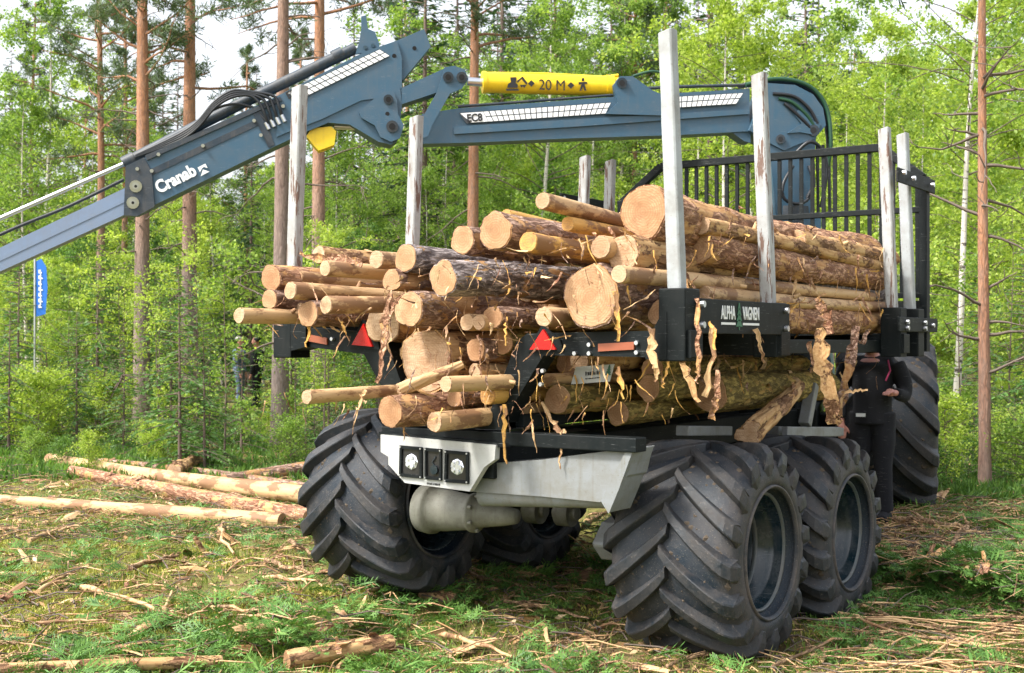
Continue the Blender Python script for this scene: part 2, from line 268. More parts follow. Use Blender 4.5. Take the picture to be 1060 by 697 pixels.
# ------------------------------------------------------------------ mesh helpers
class MB:
    def __init__(s): s.v = []; s.f = []; s.mi = []; s.sm = []
    def add(s, vs, fs, mi=0, smooth=False):
        b = len(s.v); s.v += [tuple(v) for v in vs]; s.f += [tuple(b+i for i in f) for f in fs]; s.mi += [mi]*len(fs); s.sm += [smooth]*len(fs); return s
    def hexa(s, lo, hi, mi=0):      # 4 lower points, 4 upper points
        return s.add(list(lo)+list(hi), [(3, 2, 1, 0), (4, 5, 6, 7), (0, 1, 5, 4), (1, 2, 6, 5), (2, 3, 7, 6), (3, 0, 4, 7)], mi)
    def box(s, x0, x1, y0, y1, z0, z1, mi=0):
        return s.hexa([(x0, y0, z0), (x1, y0, z0), (x1, y1, z0), (x0, y1, z0)], [(x0, y0, z1), (x1, y0, z1), (x1, y1, z1), (x0, y1, z1)], mi)
    def prism(s, pts, ext, mi=0, mi_side=None):
        n = len(pts); e = Vector(ext); P = [Vector(p) for p in pts]
        nn = Vector((0, 0, 0))
        for i in range(n): nn += P[i].cross(P[(i+1) % n])
        if nn.dot(e) > 0: P = P[::-1]
        vs = P+[p+e for p in P]
        s.add(vs, [tuple(range(n)), tuple(range(2*n-1, n-1, -1))], mi)
        return s.add(vs, [(i, i+n, (i+1) % n+n, (i+1) % n) for i in range(n)], mi if mi_side is None else mi_side)
    def beam(s, a, b, w, h, upv=(0, 0, 1), mi=0, w2=None, h2=None):
        a, b = Vector(a), Vector(b); d = (b-a).normalized(); sd_ = d.cross(Vector(upv)).normalized(); u = sd_.cross(d)
        def q(p, w, h): return [p-sd_*w/2-u*h/2, p+sd_*w/2-u*h/2, p+sd_*w/2+u*h/2, p-sd_*w/2+u*h/2]
        A, B = q(a, w, h), q(b, w2 or w, h2 or h)
        return s.add(A+B, [(0, 1, 2, 3), (7, 6, 5, 4), (0, 4, 5, 1), (1, 5, 6, 2), (2, 6, 7, 3), (3, 7, 4, 0)], mi)
    def tube(s, pts, rad, seg=10, mi=0, cap=True, smooth=True, jit=None):
        P = [Vector(p) for p in pts]; n = len(P)
        if not hasattr(rad, '__len__'): rad = [rad]*n
        ref = Vector((0, 0, 1)) if abs((P[-1]-P[0]).normalized().z) < .9 else Vector((0, 1, 0))
        vs = []
        for i, p in enumerate(P):
            d = (P[min(i+1, n-1)]-P[max(i-1, 0)]).normalized(); a = d.cross(ref).normalized(); b = a.cross(d)
            for k in range(seg):
                t = 2*math.pi*k/seg; r = rad[i]*(1+(jit(i, k) if jit else 0)); vs.append(p+a*math.cos(t)*r+b*math.sin(t)*r)
        fs = [(i*seg+k, i*seg+(k+1) % seg, (i+1)*seg+(k+1) % seg, (i+1)*seg+k) for i in range(n-1) for k in range(seg)]
        s.add(vs, fs, mi, smooth)
        if cap:
            s.add([vs[k] for k in range(seg)], [tuple(range(seg))[::-1]], mi); s.add([vs[(n-1)*seg+k] for k in range(seg)], [tuple(range(seg))], mi)
        return s
    def hose(s, pts, r, seg=8, mi=0, sub=7):
        P = [Vector(p) for p in pts]; out = []
        for i in range(len(P)-1):
            p0, p1, p2, p3 = P[max(i-1, 0)], P[i], P[i+1], P[min(i+2, len(P)-1)]
            for k in range(sub):
                t = k/sub; out.append(.5*((2*p1)+(-p0+p2)*t+(2*p0-5*p1+4*p2-p3)*t*t+(-p0+3*p1-3*p2+p3)*t**3))
        return s.tube(out+[P[-1]], r, seg, mi)
    def cyl(s, a, b, r, seg=20, mi=0): return s.tube([a, b], r, seg, mi)
    def lathe_x(s, prof, seg=48, mi=0, smooth=True, closed=False):   # prof: (x, r)
        n = len(prof); vs = [(x, r*math.cos(2*math.pi*k/seg), r*math.sin(2*math.pi*k/seg)) for x, r in prof for k in range(seg)]
        m = n if closed else n-1
        fs = [(i*seg+k, i*seg+(k+1) % seg, ((i+1) % n)*seg+(k+1) % seg, ((i+1) % n)*seg+k) for i in range(m) for k in range(seg)]
        return s.add(vs, fs, mi, smooth)
    def mesh(s, name, mats, off=(0, 0, 0)):
        me = bpy.data.meshes.new(name); o = Vector(off); me.from_pydata([tuple(Vector(v)-o) for v in s.v], [], s.f)
        for m in mats: me.materials.append(m)
        me.polygons.foreach_set('material_index', s.mi); me.polygons.foreach_set('use_smooth', s.sm); me.update(); return me
def link(name, me, parent=None, loc=None, bevel=0):
    o = bpy.data.objects.new(name, me); COL.objects.link(o)
    if parent: o.parent = parent
    if loc is not None: o.location = loc
    if bevel:
        b = o.modifiers.new('bevel', 'BEVEL'); b.width = bevel; b.segments = 2; b.limit_method = 'ANGLE'; b.angle_limit = R_(35)
    return o
def tag(o, label=None, cat=None, group=None, kind=None):
    if label: o['label'] = label
    if cat: o['category'] = cat
    if group: o['group'] = group
    if kind: o['kind'] = kind
    return o
def empty(name, loc, label, cat, group=None, rot=None):
    o = bpy.data.objects.new(name, None); COL.objects.link(o); o.location = loc; o.empty_display_size = .2
    if rot: o.rotation_euler = rot
    return tag(o, label, cat, group)
def np_mesh(name, verts, quads, mats, smooth=False, k=4, midx=None):
    me = bpy.data.meshes.new(name); nv, nf = len(verts), len(quads)
    me.vertices.add(nv); me.vertices.foreach_set('co', np.asarray(verts, np.float32).ravel())
    me.loops.add(nf*k); me.loops.foreach_set('vertex_index', np.asarray(quads, np.int32).ravel())
    me.polygons.add(nf); me.polygons.foreach_set('loop_start', np.arange(0, nf*k, k, dtype=np.int32)); me.polygons.foreach_set('loop_total', np.full(nf, k, np.int32))
    for m in mats: me.materials.append(m)
    if midx is not None: me.polygons.foreach_set('material_index', np.asarray(midx, np.int32))
    me.update(calc_edges=True); me.validate(); return me

# ------------------------------------------------------------------ ground
def build_ground():
    xs = np.concatenate([np.linspace(-260, -30, 24)[:-1], np.linspace(-30, -9, 60)[:-1], np.linspace(-9, 7, 170)[:-1], np.linspace(7, 30, 50)[:-1], np.linspace(30, 260, 24)])
    ys = np.concatenate([np.linspace(-260, -8, 24)[:-1], np.linspace(-8, 13, 200)[:-1], np.linspace(13, 40, 60)[:-1], np.linspace(40, 300, 24)])
    nx, ny = len(xs), len(ys); V = np.zeros((ny, nx, 3), np.float32)
    for j, y in enumerate(ys):
        for i, x in enumerate(xs):
            z = ground_z(x, y)
            if -9 < x < 7 and -8 < y < 13: z += .03*noise.noise(Vector((x*4, y*4, 9)))+.02*noise.noise(Vector((x*9, y*9, 2)))
            V[j, i] = (x, y, z)
    idx = np.arange(nx*ny).reshape(ny, nx)
    Q = np.stack([idx[:-1, :-1], idx[:-1, 1:], idx[1:, 1:], idx[1:, :-1]], -1).reshape(-1, 4)
    me = np_mesh('ground', V.reshape(-1, 3), Q, [M['ground']]); me.polygons.foreach_set('use_smooth', [True]*len(me.polygons))
    tag(link('ground', me), kind='structure')
build_ground()

# ------------------------------------------------------------------ lettering
def text_mesh(s, size, mat, bold=.0):
    cu = bpy.data.curves.new('lettering', 'FONT'); cu.body = s; cu.size = size; cu.extrude = .0015; cu.offset = bold; cu.align_x = 'LEFT'
    ob = bpy.data.objects.new('lettering', cu); COL.objects.link(ob); bpy.context.view_layer.update()
    me = bpy.data.meshes.new_from_object(ob.evaluated_get(bpy.context.evaluated_depsgraph_get()))
    bpy.data.objects.remove(ob); bpy.data.curves.remove(cu); me.materials.clear(); me.materials.append(mat); me.name = 'lettering'; return me
def place_text(name, s, size, mat, origin, xdir, updir, parent, off, bold=0, width=None, height=None):
    me = text_mesh(s, size, mat, bold); co = np.zeros(len(me.vertices)*3, np.float32); me.vertices.foreach_get('co', co); co = co.reshape(-1, 3)
    mn, mx = co.min(0), co.max(0)
    X = Vector(xdir).normalized(); U = Vector(updir); U = (U-X*U.dot(X)).normalized(); N = X.cross(U)
    sx = width/(mx[0]-mn[0]) if width else 1; sy = height/(mx[1]-mn[1]) if height else sx
    W = [Vector(origin)-Vector(off)+X*float((c[0]-mn[0])*sx)+U*float((c[1]-mn[1])*sy)+N*float(c[2]) for c in co]
    me.vertices.foreach_set('co', np.array([tuple(v) for v in W], np.float32).ravel()); me.update()
    return link(name, me, parent)

# ------------------------------------------------------------------ forwarder
FO = Vector((0, 2, 0))
fw = empty('log_forwarder', FO, 'dark blue and black log forwarder with crane and chevron tyres, carrying the whole log load', 'forwarder')
SPLIT_BOX = {'pivot_pin', 'sleeve_bolt', 'bunk_bolt', 'plate_bolt', 'reflector_bracket', 'knuckle_link', 'frame_bracket', 'warning_pictogram', 'cylinder_fork', 'bed_rail'}
SPLIT_POS = {'hydraulic_hose', 'hose_coupling', 'boom_pipe'}
def pieces(mb, boxes):
    """the separate pieces of a builder, each as a builder of its own"""
    n = len(mb.v); par = list(range(n))
    def find(a):
        while par[a] != a: par[a] = par[par[a]]; a = par[a]
        return a
    seen = {}
    for i, v in enumerate(mb.v):
        k_ = tuple(round(c, 5) for c in v)
        if k_ in seen: par[find(i)] = find(seen[k_])
        else: seen[k_] = i
    for f in mb.f:
        for i in f[1:]: par[find(i)] = find(f[0])
    g = {}
    for i in range(n): g.setdefault(find(i), []).append(i)
    gs = list(g.values())
    if boxes:
        bb = lambda ids: (np.array([mb.v[i] for i in ids]).min(0)-.004, np.array([mb.v[i] for i in ids]).max(0)+.004)
        done = False
        while not done:
            done = True; B = [bb(x_) for x_ in gs]
            for a in range(len(gs)):
                for b in range(a+1, len(gs)):
                    if (B[a][0] <= B[b][1]).all() and (B[b][0] <= B[a][1]).all():
                        gs[a] = gs[a]+gs[b]; del gs[b]; done = False; break
                if not done: break
    out = []
    for ids in gs:
        mp = {i: k_ for k_, i in enumerate(ids)}; q_ = MB(); q_.v = [mb.v[i] for i in ids]
        for f, mi, sm_ in zip(mb.f, mb.mi, mb.sm):
            if f[0] in mp: q_.f.append(tuple(mp[i] for i in f)); q_.mi.append(mi); q_.sm.append(sm_)
        out.append(q_)
    return out
def part(name, mb, mats, parent=fw, bevel=0, off=FO):
    if name in SPLIT_BOX or name in SPLIT_POS:
        o = None
        for q_ in pieces(mb, name in SPLIT_BOX): o = link(name, q_.mesh(name, mats, off), parent, bevel=bevel)
        return o
    return link(name, mb.mesh(name, mats, off), parent, bevel=bevel)

def tyre_mb(R, W, nl, lh):
    h = W/2; rc = R-lh
    prof = [(0, rc), (.5*h, rc-.004), (.78*h, rc-.02), (.93*h, rc-.055), (1.0*h, rc-.11), (1.02*h, rc-.17), (.99*h, rc-.22), (.93*h, R*.60), (.86*h, R*.555), (.80*h, R*.54)]
    full = [(-x, r) for x, r in prof[::-1]]+prof[1:]
    m = MB(); m.lathe_x(full, 72)
    LUG = 1
    # raised bead and lettering ring on the sidewalls
    for sg in (1, -1):
        m.lathe_x([(sg*x, r) for x, r in [(.985*h, rc-.205), (1.03*h, rc-.212), (1.03*h, rc-.222), (.98*h, rc-.235)]], 72)
    def rad(x):
        x = abs(x)
        for (x0, r0), (x1, r1) in zip(prof, prof[1:]):
            if x0 <= x <= x1: return r0+(r1-r0)*(x-x0)/(x1-x0)
        return rc-.13
    pitch = 2*math.pi/nl
    for sg in (1, -1):
        for k in range(nl):
            a0 = k*pitch+(pitch/2 if sg > 0 else 0); rows = []; N = 10
            for i in range(N+1):
                t = i/N; x = (-.05+t*1.06)*h; xx = max(x, -.05*h)
                sweep = 1.42*pitch*(t**.85)
                a = a0-sweep                       # outer ends trail, so the pattern reads as a roof from behind
                top = R-.003-.03*max(0, t-.75)**1.3*6 if t < .93 else R-.055
                base = rad(min(abs(xx), .985*h))-.012
                wb = (.052+.030*t)/R*(R/.665); wt = wb*.62
                lug = lambda ang, r: (sg*xx, r*math.sin(ang), r*math.cos(ang))
                rows.append([lug(a-wb, base), lug(a-wt, top-.006), lug(a-wt*.8, top), lug(a+wt*.8, top), lug(a+wt, top-.006), lug(a+wb*.95, base)])
            # shoulder block running down the sidewall
            t = 1; a = a0-1.42*pitch*1.04
            wb = .085/R*(R/.665); wt = wb*.6
            lug = lambda ang, r, x: (sg*x, r*math.sin(ang), r*math.cos(ang))
            rows.append([lug(a-wb, rc-.10, .99*h), lug(a-wt, rc-.075, 1.035*h), lug(a-wt*.8, rc-.07, 1.04*h), lug(a+wt*.8, rc-.07, 1.04*h), lug(a+wt, rc-.075, 1.035*h), lug(a+wb*.95, rc-.10, .99*h)])
            rows.append([lug(a-wb*.6, rc-.15, 1.00*h), lug(a-wt*.5, rc-.14, 1.03*h), lug(a-wt*.4, rc-.135, 1.03*h), lug(a+wt*.4, rc-.135, 1.03*h), lug(a+wt*.5, rc-.14, 1.03*h), lug(a+wb*.6, rc-.15, 1.00*h)])
            vs = [v for r in rows for v in r]; n = 6
            fs = [(i*n+j, i*n+j+1, (i+1)*n+j+1, (i+1)*n+j) for i in range(len(rows)-1) for j in range(n-1)]
            fs += [tuple(range(n)), tuple(range((len(rows)-1)*n, len(rows)*n))[::-1]]
            m.add(vs, fs, LUG, False)
    q = random.Random(nl)       # mud and bark crumbs packed between the lugs
    for _ in range(420):
        x = q.uniform(-.9, .9)*h; a = q.uniform(0, 6.283); r0 = rad(abs(x)); s_ = q.uniform(.006, .026)*(R/.68); vs = []
        for k in range(6):
            b = k*1.047+q.uniform(-.3, .3); e = s_*q.uniform(.6, 1.4); vs.append((x+e*math.cos(b), (r0-.004)*math.sin(a+e*math.sin(b)/r0), (r0-.004)*math.cos(a+e*math.sin(b)/r0)))
        rt = r0+s_*q.uniform(.25, .6); vs.append((x, rt*math.sin(a), rt*math.cos(a)))
        m.add(vs, [(k, (k+1) % 6, 6) for k in range(6)], 2, False)
    return m
def rim_mb(R, W):
    h = W/2; r = R*.545
    m = MB()
    m.lathe_x([(.80*h, r*.99), (.83*h, r*1.005), (.86*h, r*1.0), (.86*h, r*.965), (.82*h, r*.95)], 56, 1)
    m.lathe_x([(.82*h, r*.95), (.70*h, r*.93), (.62*h, r*.90), (.60*h, r*.86), (.30*h, r*.85), (.24*h, r*.80), (.02*h, r*.79), (-.06*h, r*.74)], 56, 0)
    m.lathe_x([(-.80*h, r*.99), (-.86*h, r*1.0), (-.86*h, r*.96), (-.7*h, r*.92), (-.3*h, r*.85), (-.06*h, r*.80)], 56, 0)
    for xx in (.45*h, .14*h): m.lathe_x([(xx, r*.855), (xx-.01, r*.835), (xx-.025, r*.835), (xx-.035, r*.855)], 56, 1)
    return m
def hub_mb(R, W):
    h = W/2; r = R*.545; m = MB()
    m.lathe_x([(-.06*h, r*.76), (-.04*h, r*.6), (.02*h, r*.5), (.02*h, r*.42), (.10*h, r*.40), (.16*h, r*.30), (.18*h, r*.05), (.18*h, .0001)], 40, 0)
    for k in range(10):
        a = 2*math.pi*k/10; c = (0, math.cos(a)*r*.62, math.sin(a)*r*.62)
        m.tube([(-.06*h, c[1], c[2]), (.0*h+.02, c[1], c[2])], .017, 6, 1)
    return m
tyre_me = tyre_mb(.685, .85, 16, .054).mesh('tyre', [M['rubber'], M['rubber_lug'], M['mud']])
rim_me = rim_mb(.685, .85).mesh('rim', [M['rim'], M['rim_edge']]); hub_me = hub_mb(.685, .85).mesh('wheel', [M['rim'], M['bolt']])
tyre_b = tyre_mb(.87, .95, 14, .07).mesh('tyre', [M['rubber'], M['rubber_lug'], M['mud']])
rim_b = rim_mb(.87, .95).mesh('rim', [M['rim'], M['rim_edge']]); hub_b = hub_mb(.87, .95).mesh('wheel', [M['rim'], M['bolt']])
def wheel(x, y, z, side, phase, big=False, steer=0, camber=0):
    w_ = link('wheel', hub_b if big else hub_me, fw, Vector((x, y, z))-FO)
    flip = 0 if side > 0 else math.pi
    w_.rotation_euler = (0, camber, steer+flip)
    t = link('tyre', tyre_b if big else tyre_me, w_); t.rotation_euler = (phase, 0, 0)
    if side < 0: t.rotation_euler = (phase, 0, math.pi)     # keep the tread pointing the same way
    link('rim', rim_b if big else rim_me, w_)
wheel(1.315, .93, .665, 1, .1); wheel(1.315, 2.42, .61, 1, .27)
wheel(-1.27, .94, .80, -1, .15, camber=.03); wheel(-1.27, 2.42, .76, -1, .05, camber=.03)
wheel(.66, 6.5, 1.13, 1, .2, True, R_(19)); wheel(-1.44, 5.85, 1.16, -1, .1, True, R_(19))

# chassis: rear frame, cross beams, bogie cases
m = MB()
m.box(-.42, -.24, -.02, 5.2, 1.12, 1.34); m.box(.10, .28, -.02, 5.2, 1.12, 1.34)
m.box(-.24, .10, .5, .8, 1.14, 1.3); m.box(-.24, .10, 2.4, 2.8, 1.14, 1.3)
part('rear_frame', m, [M['black']], bevel=.008)
m = MB(); m.box(-.62, 1.30, -.03, .10, 1.335, 1.42); part('rear_crossmember', m, [M['black']], bevel=.006)
m = MB()
q = lambda px, py: on(px, py, 1, .02)
m.tube([on(500, 512, 1, .12), on(640, 512, 1, .12)], [.075, .085], 20)
m.prism([q(505, 480), q(560, 476), q(656, 464), q(650, 492), q(621, 520), q(560, 514), q(486, 509)], (0, .24, 0))
m.prism([on(656, 464, 1, -.01), on(648, 466, 1, -.01), on(622, 519, 1, -.01), on(630, 532, 1, -.01), on(640, 508, 1, -.01)], (0, .26, 0))
part('axle_cross_beam', m, [M['grey']], bevel=.012)
m = MB(); c = on(447, 527, 1, .55); x0 = c.x; cz = c.z
prof = [(x0-.10, .0001), (x0-.10, .12), (x0-.07, .165), (x0+.0, .175), (x0+.03, .172), (x0+.035, .15), (x0+.14, .145), (x0+.34, .12), (x0+.36, .135), (x0+.39, .135), (x0+.41, .10), (x0+.62, .07), (x0+.72, .05), (x0+.72, .0001)]
m.lathe_x(prof, 40); m.v = [(a, b+.55, c_+cz) for a, b, c_ in m.v]; M['khaki'] = paint('dirty_khaki_casting', (.20, .20, .165), .55, .7, dcol=(.07, .06, .04))
for k in range(7):
    a = k*.9; m.tube([(x0+.385, .55+.12*math.cos(a), cz+.12*math.sin(a)), (x0+.42, .55+.12*math.cos(a), cz+.12*math.sin(a))], .014, 6)
part('bogie_axle_housing', m, [M['khaki']])
m = MB(); d = on(572, 530, 1, 1.6)
for dx in (-.16, .12):
    m.tube([(d.x+dx-.06, 1.6, d.z), (d.x+dx+.06, 1.6, d.z)], .10, 18); m.tube([(d.x+dx-.10, 1.6, d.z), (d.x+dx+.10, 1.6, d.z)], .05, 12)
m.tube([(d.x-.2, 1.6, d.z+.06), (d.x-.3, 3.8, d.z+.12)], .045, 10); part('drive_shaft', m, [M['khaki']])
for sx in (1, -1):
    m = MB(); zz = .66 if sx > 0 else .76
    pts = [(sx*.84, .75, zz-.12), (sx*.84, .62, zz), (sx*.84, .75, zz+.13), (sx*.84, 1.5, zz+.30), (sx*.84, 1.86, zz+.30), (sx*.84, 2.6, zz+.10), (sx*.84, 2.7, zz-.03), (sx*.84, 2.55, zz-.14), (sx*.84, 1.68, zz-.04)]
    m.prism(pts, (-sx*.22, 0, 0)); part('bogie_case', m, [M['black'] if sx < 0 else M['grey']], bevel=.02)
m = MB(); m.prism([(-.42, 1.45, 1.34), (.95, 1.45, 1.2), (.95, 1.45, .85), (-.9, 1.45, .85), (-.9, 1.45, 1.2)], (0, .4, 0)); part('bogie_pivot_beam', m, [M['khaki']], bevel=.015)
# light grey struts seen over the front bogie wheel
m = MB()
m.beam(on(706, 446, 0, .9), on(752, 446, 0, .9), .1, .07); m.beam(on(800, 446, 0, .95), on(868, 447, 0, .95), .10, .07)
m.beam(on(833, 440, 0, 1.1), on(841, 398, 0, 1.1), .08, .09, (1, 0, 0)); m.beam(on(812, 447, 0, 1.1), on(868, 447, 0, 1.1), .05, .08)
part('frame_bracket', m, [M['grey']], bevel=.008)

# bunks
def bunk(y, full=True):
    C0 = -.08
    for s in (1, -1):
        m = MB(); X = lambda v: C0+s*v
        out = 1.72 if s > 0 else 1.56
        pts = [(X(.16), y, 1.43), (X(.42), y, 1.43), (X(.42), y, 1.48), (X(.72), y, 1.90), (X(out), y, 1.89 if s > 0 else 1.98), (X(out), y, 2.05 if s > 0 else 2.11), (X(.60), y, 2.035), (X(.52), y, 1.98), (X(.30), y, 1.50), (X(.16), y, 1.50)]
        m.prism(pts, (0, .15, 0)); part('bunk_arm', m, [M['black']], bevel=.006)
    m = MB(); m.box(C0-.42, C0+.42, y+.002, y+.148, 1.432, 1.50); part('bunk_base', m, [M['black']], bevel=.006)
for y in (0, 1.335, 3.955): bunk(y)
def tri(pts, yv, mat, name, t=.018):
    m = MB(); m.prism([on(a, b, 1, yv) for a, b in pts], (0, t, 0)); return part(name, m, [mat], bevel=.003)
m = MB(); m.prism([on(a, b, 1, -.012) for a, b in [(546, 364), (583, 364), (580, 352), (561, 336)]], (0, .011, 0)); m.prism([on(a, b, 1, -.012) for a, b in [(361, 360), (393, 362), (388, 340), (375, 331)]], (0, .011, 0)); part('reflector_bracket', m, [M['black']])
tri([(548, 362), (575, 362), (562, 341)], -.032, M['red'], 'triangle_reflector'); tri([(364, 357), (385, 359), (376, 335)], -.032, M['red'], 'triangle_reflector')
tri([(619, 356), (656, 354), (656, 362), (619, 364)], -.014, M['orange_refl'], 'orange_reflector'); tri([(312, 345), (338, 350), (338, 357), (312, 352)], -.014, M['orange_refl'], 'orange_reflector')
m = MB()
for a, b in [(611, 357), (611, 366), (660, 355), (660, 365), (563, 384), (561, 398), (345, 351), (307, 343), (596, 366)]:
    p = on(a, b, 1, 0); m.cyl((p.x, .005, p.z), (p.x, -.022, p.z), .013, 8)
part('bunk_bolt', m, [M['bolt']])
pl = tri([(596, 380), (636, 377), (631, 395), (591, 398)], .30, M['white_plate'], 'maker_plate', .006)
def fine_print(a, b, h, n, parent, seed):
    """small print too fine to read in the photo: a row of dark strokes"""
    r_ = random.Random(seed); m = MB(); a = Vector(a)-FO; d = Vector(b)-FO-a
    for i in range(n):
        p0 = a+d*(i/n); w_ = d*(r_.uniform(.45, .8)/n); hh = Vector((0, 0, h*r_.uniform(.7, 1)))
        m.prism([p0, p0+w_, p0+w_+hh, p0+hh], (0, -.0015, 0))
    return link('fine_print', m.mesh('fine_print', [M['decal_black']]), parent)
fine_print(on(606, 389, 1, .297), on(622, 387.5, 1, .297), .026, 7, pl, 1); fine_print(on(606, 393, 1, .297), on(621, 391.5, 1, .297), .008, 9, pl, 2)
def spruce_emblem(origin, X, U, h, parent, off, mat=None):
    m = MB(); X = Vector(X).normalized(); U = Vector(U).normalized(); N = X.cross(U); o = Vector(origin)-Vector(off)
    for i in range(4):
        z0 = h*(.12+.21*i); w_ = h*(.30-.06*i)
        m.prism([o+X*(-w_)+U*z0, o+X*w_+U*z0, o+X*w_*.25+U*(z0+h*.26), o-X*w_*.25+U*(z0+h*.26)], N*.002)
    m.prism([o-X*h*.04, o+X*h*.04, o+X*h*.04+U*h*.15, o-X*h*.04+U*h*.15], N*.002)
    return link('spruce_emblem', m.mesh('spruce_emblem', [mat or M['decal_green']]), parent)
spruce_emblem(on(629, 390, 1, .296), (1, 0, 0), (.2, 0, 1), .075, pl, FO)

# lamp panel
YP = -.10
pan = tri([(394, 450), (513, 461), (512, 476), (501, 484), (486, 509), (419, 500), (402, 481), (402, 473), (394, 468)], YP, M['white_plate'], 'lamp_panel', .05)
m = MB(); m.prism([on(a, b, 1, YP+.02) for a, b in [(392, 447), (520, 459), (524, 463), (513, 463.5), (392, 452)]], (0, .3, 0)); part('panel_top_plate', m, [M['black']])
for i, pts in enumerate([[(415, 461), (438, 463), (438, 495.5), (414.4, 493)], [(441, 463.5), (458, 465), (458, 497.5), (441, 496)], [(461.7, 466), (486, 468), (486, 501), (461, 499)]]):
    P = [on(a, b, 1, YP-.003) for a, b in pts]
    m = MB(); cc = sum(P, Vector())/4
    inn = [cc+(p-cc)*.80 for p in P]
    for k in range(4):
        k2 = (k+1) % 4; m.prism([P[k], P[k2], inn[k2], inn[k]], (0, -.016, 0))
    m.prism([cc+(p-cc)*.82+Vector((0, 0, 0)) for p in P], (0, -.003, 0), 1)
    for p in P:
        c2 = cc+(p-cc)*.9; m.cyl((c2.x, c2.y-.014, c2.z), (c2.x, c2.y-.022, c2.z), .006, 6, 2)
    lh = part('work_lamp', m, [M['black'], M['glass_dark'], M['bolt']])
    if i != 1:
        m = MB()
        for rr, dd, seg in ((.052, .004, 8), (.036, .010, 8)):
            m.tube([(cc.x, cc.y-.003, cc.z), (cc.x, cc.y-.004-dd, cc.z)], [rr, rr*.7], seg, 0, smooth=False)
        for k in range(5):
            a = k*1.2566; m.cyl((cc.x+.03*math.cos(a), cc.y-.004, cc.z+.03*math.sin(a)), (cc.x+.03*math.cos(a), cc.y-.018, cc.z+.03*math.sin(a)), .014, 10)
        part('lamp_reflector', m, [M['lamp_core']], lh, off=FO)
    else:
        m = MB(); m.tube([(cc.x+.01, cc.y-.01, cc.z-.035), (cc.x+.01, cc.y-.02, cc.z-.035)], .03, 12); m.tube([(cc.x+.02, cc.y-.01, cc.z+.05), (cc.x-.01, cc.y-.01, cc.z+.01), (cc.x+.02, cc.y-.01, cc.z-.02)], .004, 6)
        part('lamp_bulb', m, [M['rim']], lh)
fine_print(on(442, 501.5, 1, YP-.001), on(456, 503, 1, YP-.001), .014, 9, pan, 3)

# stakes and sockets
YS = [0.0, 1.335, 3.955, 4.45]
def stake_mb(s, y, top):
    b = Vector((s*1.53, y+.07, 1.93)); t = Vector((s*1.455, y+.07, top)); m = MB(); n = 14; vs = []
    sec = [(-.045, -.034), (-.045, .034), (-.034, .045), (.034, .045), (.045, .034), (.045, -.034), (.034, -.045), (-.034, -.045)]
    for i in range(n+1):
        p = b.lerp(t, i/n); j = .0015
        for a, c_ in sec: vs.append((p.x+a+random.uniform(-j, j), p.y+c_+random.uniform(-j, j), p.z+(.012*a/.05 if i == n else 0)))
    k = 8
    m.add(vs, [(i*k+q_, i*k+(q_+1) % k, (i+1)*k+(q_+1) % k, (i+1)*k+q_) for i in range(n) for q_ in range(k)]+[tuple(range(k))[::-1], tuple(range(n*k, n*k+k))])
    return m
for s in (1, -1):
    for i, y in enumerate(YS):
        part('stake', stake_mb(s, y, 3.77+(.02 if i in (0, 3) else 0)), [M['stake' if i in (0, 3) and s > 0 else 'stake_chip']], bevel=.004)
def socket(s, y, z0, z1, w_=.10):
    m = MB(); x = s*1.53
    m.box(x-.085, x+.085, y+.07-w_, y+.07+w_, z0, z1); return m
for s in (1, -1):
    m = socket(s, 0, 1.87, 2.29, .10)
    m.prism([on(a, b, 1, -.034) for a, b in [(690, 372), (668, 372), (670, 352), (682, 330), (690, 322)]] if s > 0 else [(-1.44, -.034, 2.25), (-1.30, -.034, 2.08), (-1.30, -.034, 1.95), (-1.44, -.034, 1.92)], (0, .19, 0))
    part('stake_socket', m, [M['black']], bevel=.008)
    part('stake_socket', socket(s, 1.335, 1.88, 2.24, .085), [M['black']], bevel=.008)
    part('stake_socket', socket(s, 3.955, 1.86, 2.27, .085), [M['black']], bevel=.008); part('stake_socket', socket(s, 4.45, 1.86, 2.27, .085), [M['black']], bevel=.008)
    m = MB(); xo = s*1.618
    m.box(min(xo, xo+s*.02), max(xo, xo+s*.02), .12, 1.48, 2.03, 2.235); sp = part('side_plate', m, [M['black']], bevel=.004)
    m = MB(); m.box(min(xo, xo+s*.02), max(xo, xo+s*.02), 3.84, 4.93, 2.07, 2.19); part('side_plate', m, [M['black']], bevel=.004)
    m = MB(); m.box(min(xo-.02, xo+s*.02-.02), max(xo-.02, xo+s*.02-.02), 3.88, 4.93, 3.30, 3.42); part('stake_clamp', m, [M['black']], bevel=.004)
    m = MB()
    for yy, zz in [(.13, 2.20), (.13, 2.08), (1.40, 2.19), (1.40, 2.07), (4.02, 2.15), (4.02, 2.10), (4.52, 2.15), (4.52, 2.10), (4.2, 3.36), (4.75, 3.36), (3.94, 3.38), (4.75, 2.13)]:
        m.cyl((xo+s*.018, yy, zz), (xo+s*.045, yy, zz), .02, 8)
    part('plate_bolt', m, [M['bolt']])
    if s > 0:
        X = (0, 1, 0); xf = 1.6405
        for word, ya, wd in (('ALPHA', .40, .205), ('VAGNEN', .715, .25)):
            place_text('side_lettering', word, .1, M['white'], (xf, ya, 2.118), X, (0, 0, 1), sp, FO, .002, width=wd, height=.082)
            m = MB(); m.box(xf, xf+.0015, ya, ya+wd, 2.085, 2.099); link('underline', m.mesh('underline', [M['white']], FO), sp)
        spruce_emblem((xf, .66, 2.055), X, (0, 0, 1), .165, sp, FO, M['decal_green'])
